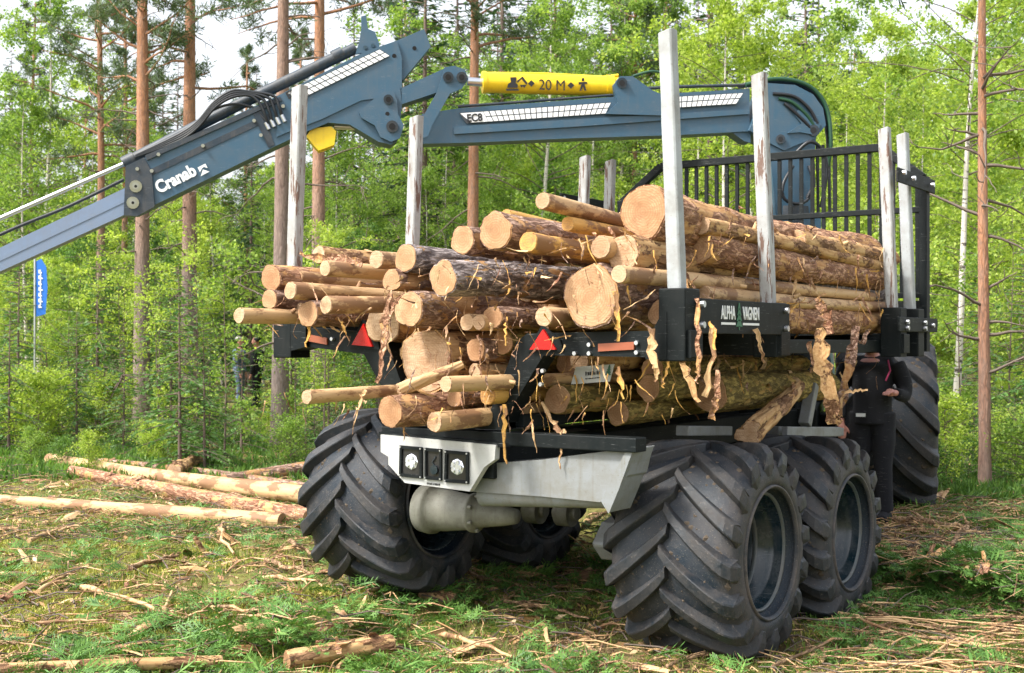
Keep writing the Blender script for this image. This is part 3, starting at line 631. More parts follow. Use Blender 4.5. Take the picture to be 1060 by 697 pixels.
# black floor and side rails of the load bed
m = MB()
for s in (1, -1): m.box(s*1.40-.04, s*1.40+.04, 1.5, 4.9, 1.90, 2.0)
for s in (1, -1): m.box(s*.44-.12, s*.44-.04, .15, 4.9, 1.44, 1.52)
part('bed_rail', m, [M['black']], bevel=.005)
m = MB(); m.box(-1.5, 1.55, 4.82, 4.86, 1.95, 2.35); m.box(-.75, .55, 4.8, 4.84, 1.45, 2.1); part('headboard_plate', m, [M['black']])
# gate in front of the load
YG = 4.85; m = MB(); tl, tr = -1.06, 1.16
m.beam((tl, YG, 3.74), (tr, YG, 3.74), .07, .07); m.beam((tr, YG, 3.74), (1.54, YG, 3.44), .07, .07, (0, 1, 0)); m.beam((tl, YG, 3.74), (-1.5, YG, 3.41), .07, .07, (0, 1, 0))
m.box(1.51, 1.58, YG-.05, YG+.05, 1.9, 3.45); m.box(-1.54, -1.47, YG-.05, YG+.05, 1.9, 3.42); m.beam((-1.5, YG, 3.16), (1.52, YG, 3.16), .05, .05); m.beam((-1.5, YG, 2.4), (1.52, YG, 2.4), .05, .05)
m.box(1.33, 1.37, YG-.02, YG+.02, 2.4, 3.58)
part('gate_frame', m, [M['black']], bevel=.005)
x = tl+.06
k = 0
while x < 1.5:
    zt = 3.70 if x < tr else 3.74-(x-tr)*.8-.03
    m = MB(); m.box(x-.016, x+.016, YG-.014, YG+.014, 2.4, zt); part('gate_bar', m, [M['black']]); x += .108; k += 1
for x in (-1.2, -1.32, -1.43): m = MB(); m.box(x-.012, x+.012, YG-.012, YG+.012, 2.4, 3.70-(-1.06-x)*.75-.02); part('gate_bar', m, [M['black']])
# front chassis (mostly hidden by the load)
m = MB(); hd = Vector((-math.sin(R_(19)), math.cos(R_(19)), 0)); lf = Vector((-hd.y, hd.x, 0)); oc = Vector((-.4, 6.2, 0))
def fc(a, b, z): p = oc+hd*a+lf*b; return (p.x, p.y, z)
def fbox(m, a0, a1, b0, b1, z0, z1, b0t=None, b1t=None):
    m.hexa([fc(a0, b0, z0), fc(a1, b0, z0), fc(a1, b1, z0), fc(a0, b1, z0)], [fc(a0, b0t or b0, z1), fc(a1, b0t or b0, z1), fc(a1, b1t or b1, z1), fc(a0, b1t or b1, z1)])
fbox(m, -1.3, 1.4, -.45, .45, .95, 1.35); fbox(m, -.2, .2, -1.0, 1.0, 1.0, 1.25); part('front_frame', m, [M['black']], bevel=.02)
m = MB(); fbox(m, .2, 1.9, -.6, .6, 1.35, 2.25, -.5, .5); part('engine_hood', m, [M['blue']], bevel=.05)
m = MB(); m.box(-.35, .25, 5.1, 5.5, 1.0, 1.5); part('articulation_joint', m, [M['black']], bevel=.03)

# ------------------------------------------------------------------ crane
CL = (-RT).copy(); CL.z = 0; CL.normalize(); CL = Matrix.Rotation(R_(9), 3, 'Z') @ CL     # boom direction, swung a little towards the camera
CN = Vector((0, 0, 1)).cross(CL).normalized()
if CN.dot(FW) > 0: CN = -CN
K0 = Vector((.12, 5.55, 0))
def cp(px, py, off=0):
    d = ray(px, py); P0 = K0+CN*off; return CAM+d*((P0-CAM).dot(CN)/d.dot(CN))
def cprism(m, pts, off, t, mi=0, mis=None): m.prism([cp(a, b, off) for a, b in pts], CN*-t, mi, mis); return m
m = MB()
cprism(m, [(776, 135), (793, 86), (823, 88), (842, 98), (852, 112), (855, 130), (843, 144), (825, 150), (812, 156), (800, 150)], .17, .34)
cprism(m, [(797, 150), (845, 140), (838, 225), (803, 225)], .15, .30); cprism(m, [(770, 224), (850, 224), (850, 260), (770, 260)], .20, .4)
col_ = part('crane_column', m, [M['blue']], bevel=.012)
m = MB(); m.tube([cp(818, 215, .0), cp(818, 300, 0)], [.20, .24], 20); m.tube([(0.05, 5.5, 1.4), (0.05, 5.5, 2.4)], .24, 20); part('slewing_base', m, [M['blue_dark']], col_)
m = MB()
for a, b, r in [(808, 144, .045), (842, 135, .055)]:
    m.tube([cp(a, b, .171), cp(a, b, .20)], r, 18, 0); m.tube([cp(a, b, .2), cp(a, b, .2005+.002)], r*.55, 14, 1)
part('pivot_pin', m, [M['blue_dark'], M['pinhole']], col_)
m = MB()   # raised rib on the head
cprism(m, [(815, 138), (830, 128), (822, 118), (829, 112), (838, 124), (850, 128), (845, 140), (828, 137)], .19, .02); part('head_rib', m, [M['blue']], col_, bevel=.004)
# inner boom
m = MB()
cprism(m, [(428, 142), (437, 118), (476, 112), (560, 106), (640, 100), (776, 92), (776, 136), (700, 140), (600, 143), (480, 148), (432, 149)], .11, .22)
cprism(m, [(470, 131), (776, 113), (776, 118), (600, 131), (470, 139)], .135, .026)
cprism(m, [(756, 136), (777, 135), (777, 148), (770, 146)], .09, .18)
boom = part('inner_boom', m, [M['blue']], bevel=.010)
m = MB(); cprism(m, [(627, 118), (640, 106), (635, 88), (642, 79), (655, 79), (676, 94), (700, 104), (700, 120)], .16, .32); part('cylinder_bracket', m, [M['blue']], boom, bevel=.006)
m = MB(); m.tube([cp(644, 86, .161), cp(644, 86, .185)], .05, 18, 0); m.tube([cp(644, 86, .185), cp(644, 86, .188)], .028, 14, 1); part('pivot_pin', m, [M['blue_dark'], M['pinhole']], boom)
m = MB(); m.tube([cp(474, 110.5, .09), cp(560, 104, .09), cp(634, 98.5, .09)], .012, 8); m.tube([cp(474, 110.5, -.02), cp(634, 98.5, -.02)], .014, 8); m.tube([cp(660, 92, .09), cp(700, 90, .09), cp(776, 88, .09)], .016, 8); part('boom_pipe', m, [M['blue_dark']], boom)
def grid_sticker(name, quad, off, cols, rows, parent, skip=0):
    rows = 2
    m = MB(); P = [cp(a, b, off) for a, b in quad]          # tl, tr, br, bl
    m.prism(P, CN*-.002, 0)
    def Q(u, v): return P[0].lerp(P[1], u).lerp(P[3].lerp(P[2], u), v)
    for i in range(skip, cols):
        for j in range(rows):
            g = .09; u0, u1 = (i+g)/cols, (i+1-g)/cols; v0, v1 = (j+g)/rows, (j+1-g)/rows
            m.prism([Q(u0, v0), Q(u1, v0), Q(u1, v1), Q(u0, v1)], CN*.002, 1)
    if skip: m.prism([Q(.005, .05), Q(skip/cols, .05), Q(skip/cols, .95), Q(.035, .95)], CN*.002, 1)
    return link(name, m.mesh(name, [M['blue_dark'], M['white']], FO), parent)
grid_sticker('white_grid_sticker', [(475, 117), (633, 106), (627, 118), (483, 128)], .138, 26, 3, boom, 4)
grid_sticker('white_grid_sticker', [(700, 100), (770, 96), (762, 108), (700, 112)], .138, 12, 3, boom)
place_text('boom_lettering', 'EC8', .1, M['decal_black'], cp(484, 126.5, .144), cp(500, 125.3, .144)-cp(484, 126.5, .144), (0, 0, 1), boom, FO, .003, width=.145, height=.075)
# knuckle linkage
m = MB()
cprism(m, [(460, 70), (470, 68), (481, 72), (485, 82), (478, 92), (466, 97), (448, 128), (443, 141), (432, 146), (430, 138), (436, 124), (452, 96), (456, 84)], .19, .03)
cprism(m, [(460, 70), (470, 68), (481, 72), (485, 82), (478, 92), (466, 97), (448, 128), (443, 141), (432, 146), (430, 138), (436, 124), (452, 96), (456, 84)], -.15, .03)
part('knuckle_link', m, [M['blue']], boom, bevel=.005)
m = MB(); cprism(m, [(414, 92), (462, 70), (468, 84), (452, 96), (416, 108)], .13, .24); part('knuckle_link', m, [M['blue']], boom, bevel=.008)
m = MB()
for a, b, r in [(464, 80, .05), (478, 80, .05)]:
    m.tube([cp(a, b, .191), cp(a, b, .215)], r, 18, 0); m.tube([cp(a, b, .215), cp(a, b, .218)], r*.55, 14, 1)
part('pivot_pin', m, [M['blue_dark'], M['pinhole']], boom)
# yellow cylinder
m = MB(); m.tube([cp(501, 85.5, 0), cp(632, 89.5, 0)], .098, 28, 0); m.tube([cp(499, 85.5, 0), cp(503, 85.5, 0)], .106, 28, 0); m.tube([cp(627, 89, 0), cp(634, 89.5, 0)], .106, 28, 0); m.tube([cp(634, 89.5, 0), cp(645, 87, 0)], [.098, .06], 20, 0)
m.tube([cp(505, 76, .02), cp(560, 76.5, .02), cp(625, 80, .02), cp(640, 78, .03)], .014, 8, 0)
ycyl = part('yellow_cylinder', m, [M['yellow']], boom)
m = MB(); m.tube([cp(484, 84.5, 0), cp(500, 85.5, 0)], .042, 16); part('piston_rod', m, [M['chrome']], ycyl)
def on_cyl(px, py): return cp(px, py, .102)
X = (on_cyl(600, 89)-on_cyl(520, 86)).normalized()
place_text('warning_lettering', '20 M', .1, M['decal_black'], cp(558, 93, .104), X, (0, 0, 1), ycyl, FO, .0, width=.25, height=.10)
m = MB()
def dprism(pts): cprism(m, pts, .106, .002)
for cx_, cy_ in ((550, 86.5), (591, 88.5)): dprism([(cx_-3.5, cy_), (cx_, cy_-3.5), (cx_+3.5, cy_), (cx_, cy_+3.5)])
dprism([(525, 91), (526, 87), (529, 85), (528, 80), (535, 80), (534, 86), (536, 88), (536, 91)]); dprism([(524, 92), (537, 92), (537, 94), (524, 94)])
dprism([(535, 84), (541, 79), (546, 86), (545, 88), (540, 82), (536, 86)]); dprism([(538, 88), (545, 88), (543, 91), (541, 89.5), (540, 91)])
dprism([(602, 81), (605, 81), (605, 84), (602, 84)]); dprism([(599, 85), (608, 85), (608, 87), (605, 87), (607, 94), (605, 94), (603.5, 89), (602, 94), (600, 94), (602, 87), (599, 88)])
part('warning_pictogram', m, [M['decal_black']], ycyl)

# outer boom
m = MB()
cprism(m, [(131, 173), (172, 152), (284, 101), (377, 54), (411, 42), (416, 60), (416, 110), (412, 145), (405, 150), (392, 147), (362, 129), (340, 127), (318, 136), (284, 152), (140, 222), (128, 222)], .13, .26)
cprism(m, [(288, 110), (300, 128), (330, 118), (372, 98), (396, 96), (396, 101), (374, 104), (332, 124), (300, 136), (286, 142)], .145, .02)
ob = part('outer_boom', m, [M['blue']], bevel=.010)
m = MB(); cprism(m, [(411, 42), (439, 30), (446, 48), (417, 83), (410, 80)], .10, .20); part('boom_tip_plate', m, [M['blue']], ob, bevel=.006)
m = MB(); cprism(m, [(372, 116), (385, 104), (397, 95), (407, 94), (411, 104), (412, 118), (418, 130), (414, 143), (405, 147), (394, 142), (388, 130), (374, 122)], .175, .04); part('knuckle_plate', m, [M['blue']], ob, bevel=.005)
m = MB()
for a, b, r in [(402, 103, .045), (406, 131, .055)]:
    m.tube([cp(a, b, .176), cp(a, b, .20)], r, 18, 0); m.tube([cp(a, b, .20), cp(a, b, .203)], r*.55, 14, 1)
for a, b in [(429, 50), (408, 58), (401, 118)]: m.tube([cp(a, b, .105 if a > 405 else .176), cp(a, b, .135 if a < 425 and a > 405 else (.107 if a > 405 else .178))], .02, 12, 1)
part('pivot_pin', m, [M['blue_dark'], M['pinhole']], ob)
# sleeve with bolts
m = MB(); cprism(m, [(130, 172), (149, 163), (157, 178), (160, 214), (142, 224), (128, 223)], .155, .024); cprism(m, [(150, 161), (290, 100), (292, 104), (152, 166)], .15, .04); cprism(m, [(152, 177), (278, 118), (280, 124), (152, 184)], .137, .008)
cprism(m, [(262, 118), (272, 114), (284, 150), (278, 153)], .14, .011); part('sleeve_plate', m, [M['blue_dark']], ob, bevel=.004)
m = MB()
for a, b, r in [(140.5, 193, .055), (137.5, 210, .055)]:
    m.tube([cp(a, b, .156), cp(a, b, .172)], r, 14, 0); m.tube([cp(a, b, .172), cp(a, b, .185)], r*.6, 6, 1); m.tube([cp(a, b, .185), cp(a, b, .187)], r*.25, 8, 2)
for a, b in [(142, 175), (157, 177), (210, 151), (263, 125), (270, 140), (293, 110), (164, 160)]: m.tube([cp(a, b, .14), cp(a, b, .17)], .018, 6, 1)
part('sleeve_bolt', m, [M['chrome'], M['bolt'], M['pinhole']], ob)
X = cp(216, 174, .14)-cp(165, 199.5, .14)
place_text('boom_lettering', 'Cranab', .2, M['white'], cp(165, 201, .142), X, (0, 0, 1), ob, FO, .008, width=.385, height=.12)
m = MB(); 
cprism(m, [(204.5, 173.5), (212.5, 169.5), (215, 174), (211, 173), (209, 174.5), (207, 178.5)], .143, .002, 0); cprism(m, [(207.8, 182.5), (210, 175.5), (216.8, 177.8)], .143, .002, 0); part('boom_logo', m, [M['white'], M['blue_dark']], ob)
grid_sticker('white_grid_sticker', [(296, 96), (393, 51), (404, 58), (309, 104)], .142, 17, 3, ob)
o_ = cp(299, 103, .15); place_text('boom_lettering', 'E20', .1, M['decal_black'], o_, cp(309, 98, .15)-o_, (0, 0, 1), ob, FO, .003, width=.13, height=.07)
# telescopic extension, rod, hoses
m = MB(); cprism(m, [(-160, 333), (133, 193), (130, 222), (-160, 354)], .085, .17); cprism(m, [(-160, 341), (133, 203), (132, 208), (-160, 346)], .09, .01)
ext = part('boom_extension', m, [M['ext']], ob, bevel=.01)
m = MB(); m.tube([cp(-160, 297, .02), cp(128, 170, .02)], .022, 12); part('piston_rod', m, [M['chrome']], ob)
m = MB(); m.tube([cp(128, 170, .02), cp(250, 107, .02), cp(368, 50, .02)], .055, 16); m.tube([cp(128, 170, .02), cp(140, 164, .02)], .068, 16); m.tube([cp(345, 60, .02), cp(355, 55, .02)], .066, 16)
part('extension_cylinder', m, [M['blue_dark']], ob)
m = MB(); cprism(m, [(368, 56), (372, 42), (374, 30), (374, 17), (379, 16), (381, 30), (388, 33), (393, 46), (392, 52)], .10, .04); cprism(m, [(368, 56), (372, 42), (374, 30), (374, 20), (379, 19), (381, 30), (388, 33), (393, 46), (392, 52)], -.06, .04)
for a, b in ((378, 49), (386, 47)): m.tube([cp(a, b, .10), cp(a, b, .125)], .018, 8)
part('cylinder_fork', m, [M['blue']], ob, bevel=.004)
m = MB(); m.hose([cp(-160, 318, 0), cp(0, 243, 0), (cp(70, 214, 0)), cp(128, 186, 0)], .016, 8)
for i in range(4):
    o2 = i*2.2; m.hose([cp(140, 163-o2*.3, .12), cp(185, 146-o2, .13), cp(205, 132-o2, .15), cp(222, 112-o2, .16), cp(240, 101-o2, .16), cp(258, 99-o2*.6, .16), cp(268+i*5, 106-o2, .17), cp(274+i*5, 118-o2, .17), cp(277+i*5, 130-i*3, .15)], .014, 8)
m.hose([cp(190, 140, .1), cp(215, 117, .12), cp(240, 108, .12), cp(262, 112, .12), cp(275, 125, .14)], .013, 8)
part('hydraulic_hose', m, [M['rubber_hose']], ob)
m = MB()
for i in range(4): m.tube([cp(275+i*5.5, 127-i*2.6, .15), cp(278.5+i*5.5, 134-i*2.6, .15)], .020, 8)
part('hose_coupling', m, [M['bolt']], ob)
m = MB(); cprism(m, [(317, 141), (323, 133), (343, 131), (348, 136), (346, 150), (330, 156), (326, 152)], .09, .18); yb = part('yellow_cylinder_end', m, [M['yellow']], ob, bevel=.012)
m = MB(); m.tube([cp(346, 131, 0), cp(372, 132, 0)], .03, 12); part('piston_rod', m, [M['chrome']], yb)
m = MB()
for i in range(5):
    r = i*3.4; z_ = .15-.075*i
    m.hose([cp(772-i*2, 88+i*.4, z_), cp(800, 82+i*1.2, z_), cp(826-i, 84.5+r*.35, z_), cp(845-r*.3, 95+r*.5, z_), cp(857-r*.3, 116+r*.3, z_), cp(860-r*.2, 150, z_), cp(857, 172, z_*.7)], .021, 8, 1 if i == 0 else 0)
for i in range(3): m.hose([cp(800+i*6, 97+i*5, .178), cp(822-i*2, 100+i*6, .19), cp(838-i*3, 113+i*6, .19), cp(846-i*4, 128+i*2, .18)], .017, 8, 1 if i == 1 else 0)
m.hose([cp(825, 157, .2), cp(838, 147, .23), cp(850, 154, .22), cp(856, 175, .2), cp(850, 215, .16)], .018, 8)
m.hose([cp(821, 172, .2), cp(811, 190, .24), cp(812, 206, .24), cp(828, 211, .24), cp(840, 200, .22), cp(842, 170, .2)], .017, 8)
m.hose([cp(838, 172, .2), cp(842, 190, .24), cp(836, 205, .22)], .024, 8)
for a in (846, 852, 858): m.hose([cp(a, 150, .1), cp(a+1, 225, .1)], .016, 8)
m.hose([cp(655, 79, .1), cp(675, 74, .12), cp(690, 78, .12), cp(700, 90, .1)], .013, 8, 1)
part('hydraulic_hose', m, [M['rubber_hose'], M['hose_green']], col_)

# ------------------------------------------------------------------ logs
def log_mesh(L, R0, R1, mats, seed, bend=.02, lump=.05, seg=32, far=True):
    r = random.Random(seed); n = max(6, int(L/.07)); vs = []; off = seed*3.7
    bx, bz = r.uniform(-bend, bend), r.uniform(-bend, bend)
    for i in range(n+1):
        t = i/n; y = L*t; rr = R0+(R1-R0)*t; cx, cz = bx*math.sin(math.pi*t)*L*.4, bz*math.sin(math.pi*t)*L*.4
        if i == 0: cx = cz = 0
        for k in range(seg):
            a = 2*math.pi*k/seg
            j = noise.noise(Vector((math.cos(a)*1.0+off, math.sin(a)*1.0, y*1.3)))*lump*2.4+noise.noise(Vector((math.cos(a)*9, math.sin(a)*9+off, y*16)))*lump*.45+noise.noise(Vector((math.cos(a)*4, math.sin(a)*4+off, y*7)))*lump*1.0
            vs.append((cx+rr*(1+j)*math.cos(a), y, cz+rr*(1+j)*math.sin(a)))
    m = MB(); m.add(vs, [(i*seg+k, (i+1)*seg+k, (i+1)*seg+(k+1) % seg, i*seg+(k+1) % seg) for i in range(n) for k in range(seg)], 0, True)
    if far: m.add(vs[-seg:], [tuple(range(seg))[::-1]], 1)
    return m.mesh('log', mats), vs[:seg]
def cut_face_mesh(ring, mat, seed, barkmat=None):
    seg = len(ring); r = random.Random(seed); vs = []; tx, tz = r.uniform(-.06, .06), r.uniform(-.08, .08)
    for s_ in (1, .955, .93, .4, .15):
        for k, (x, y, z) in enumerate(ring): vs.append((x*s_, y-(.0 if s_ == 1 else (.001 if s_ == .955 else .007))+(r.uniform(-.006, .006) if s_ == 1 else 0), z*s_))
    m = MB(); m.add(vs, [(i*seg+k, i*seg+(k+1) % seg, (i+1)*seg+(k+1) % seg, (i+1)*seg+k) for i in range(4) for k in range(seg)]+[tuple(range(4*seg, 5*seg))], 0, False)
    m.mi = [1 if (barkmat and i < seg) else 0 for i in range(len(m.f))]
    return m.mesh('cut_face', [mat]+([barkmat] if barkmat else []))
ENDS = {'p_pale': 'end_pale', 'p_yellow': 'end_yellow', 'b_half': 'end_pale'}
def make_log(name, p0, d, L, R, mat, label, seed, group=None, endmat=None, taper=.86, lump=.05, bend=.02, stubs=0, cat='log', flaps=4):
    me, ring = log_mesh(L, R, R*taper, [M[mat], M['end']], seed, bend, lump)
    o = link(name, me); o.location = p0; o.rotation_euler = Vector(d).to_track_quat('Y', 'Z').to_euler(); tag(o, label, cat, group)
    link('cut_face', cut_face_mesh(ring, M[endmat or ENDS.get(mat, 'end')], seed, M[mat] if mat[0] == 'b' else None), o)
    r = random.Random(seed+99)
    for k in range(stubs):
        y = r.uniform(.3, min(L, 2.4)); a = r.uniform(-.4, 3.4); c = Vector((math.cos(a), 0, math.sin(a))); b = Vector((0, y, 0))
        m = MB(); m.tube([b+c*R*.8, b+c*(R+r.uniform(.02, .05))+Vector((0, .02, 0))], [.018, .012], 7); link('branch_stub', m.mesh('branch_stub', [M['p_pale']]), o)
    if flaps and mat[0] == 'b':
        for k in range(flaps):
            y = r.uniform(.05, min(L, 3)); a = r.uniform(-.9, 4.0); rr = R*(1+(taper-1)*y/L); w_ = r.uniform(.02, .06); ln = r.uniform(.06, .22); vs = []; nn = 5
            for i in range(nn+1):
                t = i/nn; h_ = rr*1.01+t*t*r.uniform(.01, .05); aa = a+t*ln/R*.5
                for e_ in (-1, 1):
                    for th in (0, .004): vs.append((math.cos(aa)*(h_+th), y+e_*w_*(1-.6*t)+t*ln*.4, math.sin(aa)*(h_+th)))
            m = MB(); m.add(vs, [f for i in range(nn) for f in ((i*4, i*4+2, i*4+6, i*4+4), (i*4+1, i*4+5, i*4+7, i*4+3), (i*4, i*4+4, i*4+5, i*4+1), (i*4+2, i*4+3, i*4+7, i*4+6))]+[(0, 1, 3, 2), (nn*4, nn*4+2, nn*4+3, nn*4+1)])
            link('bark_flap', m.mesh('bark_flap', [M['b_red' if r.random() < .5 else 'p_pale']]), o)
    return o
LG = 'sawn logs loaded on the forwarder'
# px, py, radius px, rear plane y, length, material, label, yaw deg, pitch deg
LOGS = [
 (281, 288, 14, -.45, 4.4, 'b_red', 'reddish-barked log with round orange end, upper far-left corner of the load', 0, 0),
 (279, 310, 10.5, -.50, 4.5, 'b_brown', 'small brown-barked log end just below the far-left corner log', 0, 0),
 (248, 327, 8, -.85, 4.6, 'p_pale', 'thin pale peeled log sticking out furthest to the left of the load', 0, 0),
 (306, 323, 10.5, -.30, 4.3, 'p_pale', 'pale round end half hidden behind the orange-faced log at lower left of the load', 0, 0),
 (319, 325, 14, -.42, 4.4, 'b_brown', 'orange-faced log above the left tail beam beside a thin peeled pole', 0, 0),
 (301, 301, 9.5, -.52, 3.9, 'p_pale', 'pale peeled pole third down at the far left of the load', 7, -.9),
 (338, 316, 9.5, -.62, 3.9, 'p_pale', 'pale peeled pole lying just above the left red reflector', 6, .3),
 (308, 288, 8, -.25, 4.1, 'p_pale', 'slim pale pole behind the reddish corner log at upper left', 0, 0),
 (337, 278, 8.5, -.40, 3.9, 'p_pale', 'light pole with torn bark lying near the top left of the load', 8, -1.5),
 (330, 264, 9, -.1, 4.0, 'b_half', 'half-stripped log on top of the left pile next to the left rear stake', 0, -.5),
 (390, 269, 9.5, -.15, 4.0, 'p_pale', 'pale peeled log on the top left behind the grey-barked one', 0, 0),
 (420, 267, 15, -.25, 4.2, 'b_grey', 'grey scaly log with orange end at the top left of the middle', 5, -.5),
 (406, 290, 12, -.30, 4.2, 'b_brown', 'round brown log end directly under the grey scaly top log', 0, 0),
 (459, 288, 19.5, -.40, 4.5, 'b_grey', 'long thick grey-barked log in the upper middle of the load', 7, -.3),
 (423, 320, 19.5, -.30, 4.4, 'b_brown', 'thick brown log with wide orange end left of the centre', 4, .3),
 (397, 334, 22, -.05, 4.0, 'b_half', 'wide pale log end partly behind the hanging red bark strip', 0, 0),
 (441, 374, 32, -.08, 4.1, 'b_half', 'very wide whitish log end low in the left centre of the load', 0, 0),
 (479, 249, 15, -.10, 4.2, 'b_brown', 'round orange end at the top, left of the taller brown log', 0, 0),
 (513, 239, 20, -.20, 4.3, 'b_brown', 'large orange log end crowning the middle of the load', 0, 0),
 (547, 251, 11, -.35, 3.6, 'p_yellow', 'short bright yellow peeled log on top of the middle', 0, 0),
 (524, 224, 7.5, .30, 3.0, 'p_yellow', 'thin yellow pole lying behind the crowning orange log end', 0, -2.0),
 (562, 208, 9, -.20, 3.6, 'p_pale', 'slim pale pole lying highest of all on the load', 1.5, -3.2),
 (588, 232, 8, .05, 3.4, 'p_yellow', 'thin yellowish pole second from the top beside the biggest stake', 1, -1.6),
 (666, 220, 27.5, .20, 4.1, 'b_red', 'huge upper right log with red flaky bark and wide pale end', 0, 0),
 (645, 262, 20, .0, 4.1, 'b_half', 'broad pale log end beneath the huge upper right log', 0, 0),
 (622, 256, 12, -.08, 4.0, 'p_pale', 'small pale log end left of the broad pale one under the top right log', 0, 0),
 (612, 308, 33, -.10, 4.2, 'b_brown', 'biggest round log end of all, above the right tail beam', 0, 0),
 (641, 284, 9.5, -.35, 4.3, 'p_pale', 'thin pale pole with ringed end resting on the biggest log end', 0, 0),
 (721, 257, 18, .60, 3.6, 'b_red', 'thick brown-red log seen between the two right rear stakes', 0, -.8),
 (727, 234, 9.5, .55, 3.7, 'b_half', 'knotty pale log sloping forward between the right stakes', 0, -1.5),
 (728, 304, 8.5, .50, 3.6, 'p_pale', 'short pale pole lying on the lettered side plate', 0, 0),
 (683, 325, 14, .25, 3.9, 'b_brown', 'dark shaded log end tucked behind the right rear stake socket', 0, 0),
 (800, 329, 16, 1.65, 2.5, 'b_red', 'lower right log with ragged bark ahead of the lettered plate', 0, 0),
 (823, 250, 12, 1.75, 2.4, 'b_half', 'rough log below the huge upper right log near the front stakes', 0, 0),
 (563, 328, 10.5, -.20, 4.0, 'p_pale', 'small pale log end hanging just above the right red reflector', 0, 0),
 (510, 329, 12, -.15, 4.0, 'b_brown', 'pale round end in the row under the long grey log', 0, 0),
 (484, 334, 9, -.15, 4.0, 'p_pale', 'small pale end left in the row under the long grey log', 0, 0),
 (496, 334, 8, -.2, 4.0, 'p_pale', 'smallest pale end in the row under the long grey log', 0, 0),
 (493, 362, 12.5, -.10, 4.0, 'b_brown', 'brown round end right of the very wide whitish end', 0, 0),
 (520, 354, 13, .05, 3.8, 'b_moss', 'shaded yellowish log left of the right red reflector', 0, 0),
 (462, 398, 8.5, -.55, 3.6, 'p_pale', 'peeled pole rising to the right below the whitish end', 7, 1.2),
 (471, 412, 9.5, -.18, 3.9, 'b_brown', 'small brown log end in the lower middle of the trough', 0, 0),
 (505, 410, 9.5, -.15, 3.9, 'p_yellow', 'yellowish log end beside the right trough leg', 0, 0),
 (450, 437, 10.5, -.45, 3.7, 'p_pale', 'lowest pale log lying directly over the lamp panel', 6, .8),
 (404, 427, 16.5, -.60, 3.9, 'b_red', 'red-brown barked log end lowest on the left, over the lamp panel', 3, .6),
 (318, 411, 7.5, -1.0, 3.6, 'p_pale', 'thin pale pole jutting left above the left rear tyre', 0, 0),
 (492, 384, 8, -.1, 3.8, 'p_pale', 'pale pole end between the whitish face and the right trough leg', 0, 0),
 (577, 413, 16, .35, 3.4, 'b_moss', 'mossy yellow log under the small maker plate', 0, 0),
 (672, 402, 14, 1.0, 2.8, 'b_moss', 'mossy log low in the trough behind the right leg', 0, 0),
 (676, 382, 13, 1.1, 2.7, 'b_moss', 'slim mossy log above the other low one behind the right leg', 0, 0),
 (640, 428, 13, .9, 2.8, 'b_moss', 'lowest mossy log resting on the frame behind the right leg', 0, 0),
 (735, 408, 20, 1.6, 2.3, 'b_moss', 'stout mossy log low in the load above the right rear tyre', 0, 0),
 (600, 372, 12, .5, 3.2, 'b_half', 'pale bark-stripped log right under the right tail beam', 0, 0),
 (545, 300, 13, .5, 3.2, 'b_half', 'half-stripped log end left of the biggest round end', 0, 0),
 (570, 290, 12, .7, 3.2, 'b_red', 'red-flaked log in the gap below the yellow peeled pole', 3, 0),
]
for i, (px, py, rp, yp, L, mat, lab, yaw, pit) in enumerate(LOGS):
    for _ in range(60):
        p = on(px, py, 1, yp); R = rp*depth_of(p)/FPX
        if p.x+R > 1.44: yp += .05
        elif p.x-R < -1.43 : yp -= .05
        else: break
    L = min(L, 4.55-yp)
    d = Vector((math.tan(R_(yaw)), 1, math.tan(R_(pit))))
    make_log('log', p, d, L, R, mat, lab, 100+i, LG, taper=.78 if mat[0] == 'p' else .86, lump=.045 if mat[0] == 'p' else .075, bend=.02, stubs=2 if mat in ('b_half', 'p_pale') else 0)
# logs buried in the load
k = 0
r = random.Random(3)
OUT = [(240, 330), (270, 300), (300, 285), (380, 283), (420, 272), (470, 262), (500, 245), (540, 240), (600, 228), (650, 215), (760, 215), (920, 240)]
def outline(px): return np.interp(px, [a for a, b in OUT], [b for a, b in OUT])
def pix(p): d = Vector(p)-CAM; z = d.dot(FW); return 530+FPX*d.dot(RT)/z, 348.5-FPX*d.dot(UP)/z
LN = ['lowest layer in the trough', 'second layer in the trough', 'third layer up', 'fourth layer up', 'fifth layer up', 'top layer']
for li, z in enumerate((1.62, 1.84, 2.2, 2.42, 2.64, 2.84)):
    hw = .30 if z < 1.7 else (.45 if z < 2 else 1.25); row_ = []
    x = -hw
    while x <= hw:
        R = r.uniform(.075, .115); p = (x, (1.15 if z > 2.1 else .5)+r.uniform(-.25, .45), z+r.uniform(-.03, .03))
        a_, b_ = pix((p[0], p[1], p[2]+R))
        if b_ > outline(a_)+4: row_.append((p, R))
        x += .205
    for j, (p, R) in enumerate(row_):
        side = ['at the far left of it', 'left of its middle', 'near its middle', 'right of its middle', 'at the far right of it'][min(4, int(5*j/len(row_)))]
        make_log('log', p, (r.uniform(-.02, .02), 1, r.uniform(-.01, .01)), 3.0, R, r.choice(['b_brown', 'b_grey', 'b_moss', 'b_half', 'b_red']), 'log buried inside the load, %s, %s' % (LN[li], side), 400+k, 'logs buried inside the load', lump=.07)
        k += 1
# splintered piece
a, b = on(413, 404, 1, -.45), on(478, 376, 1, -.15)
make_log('split_log', a, b-a, (b-a).length, .045, 'p_pale', 'splintered pale piece slanting up across the whitish log end', 77, lump=.35, taper=.5, cat='split log')

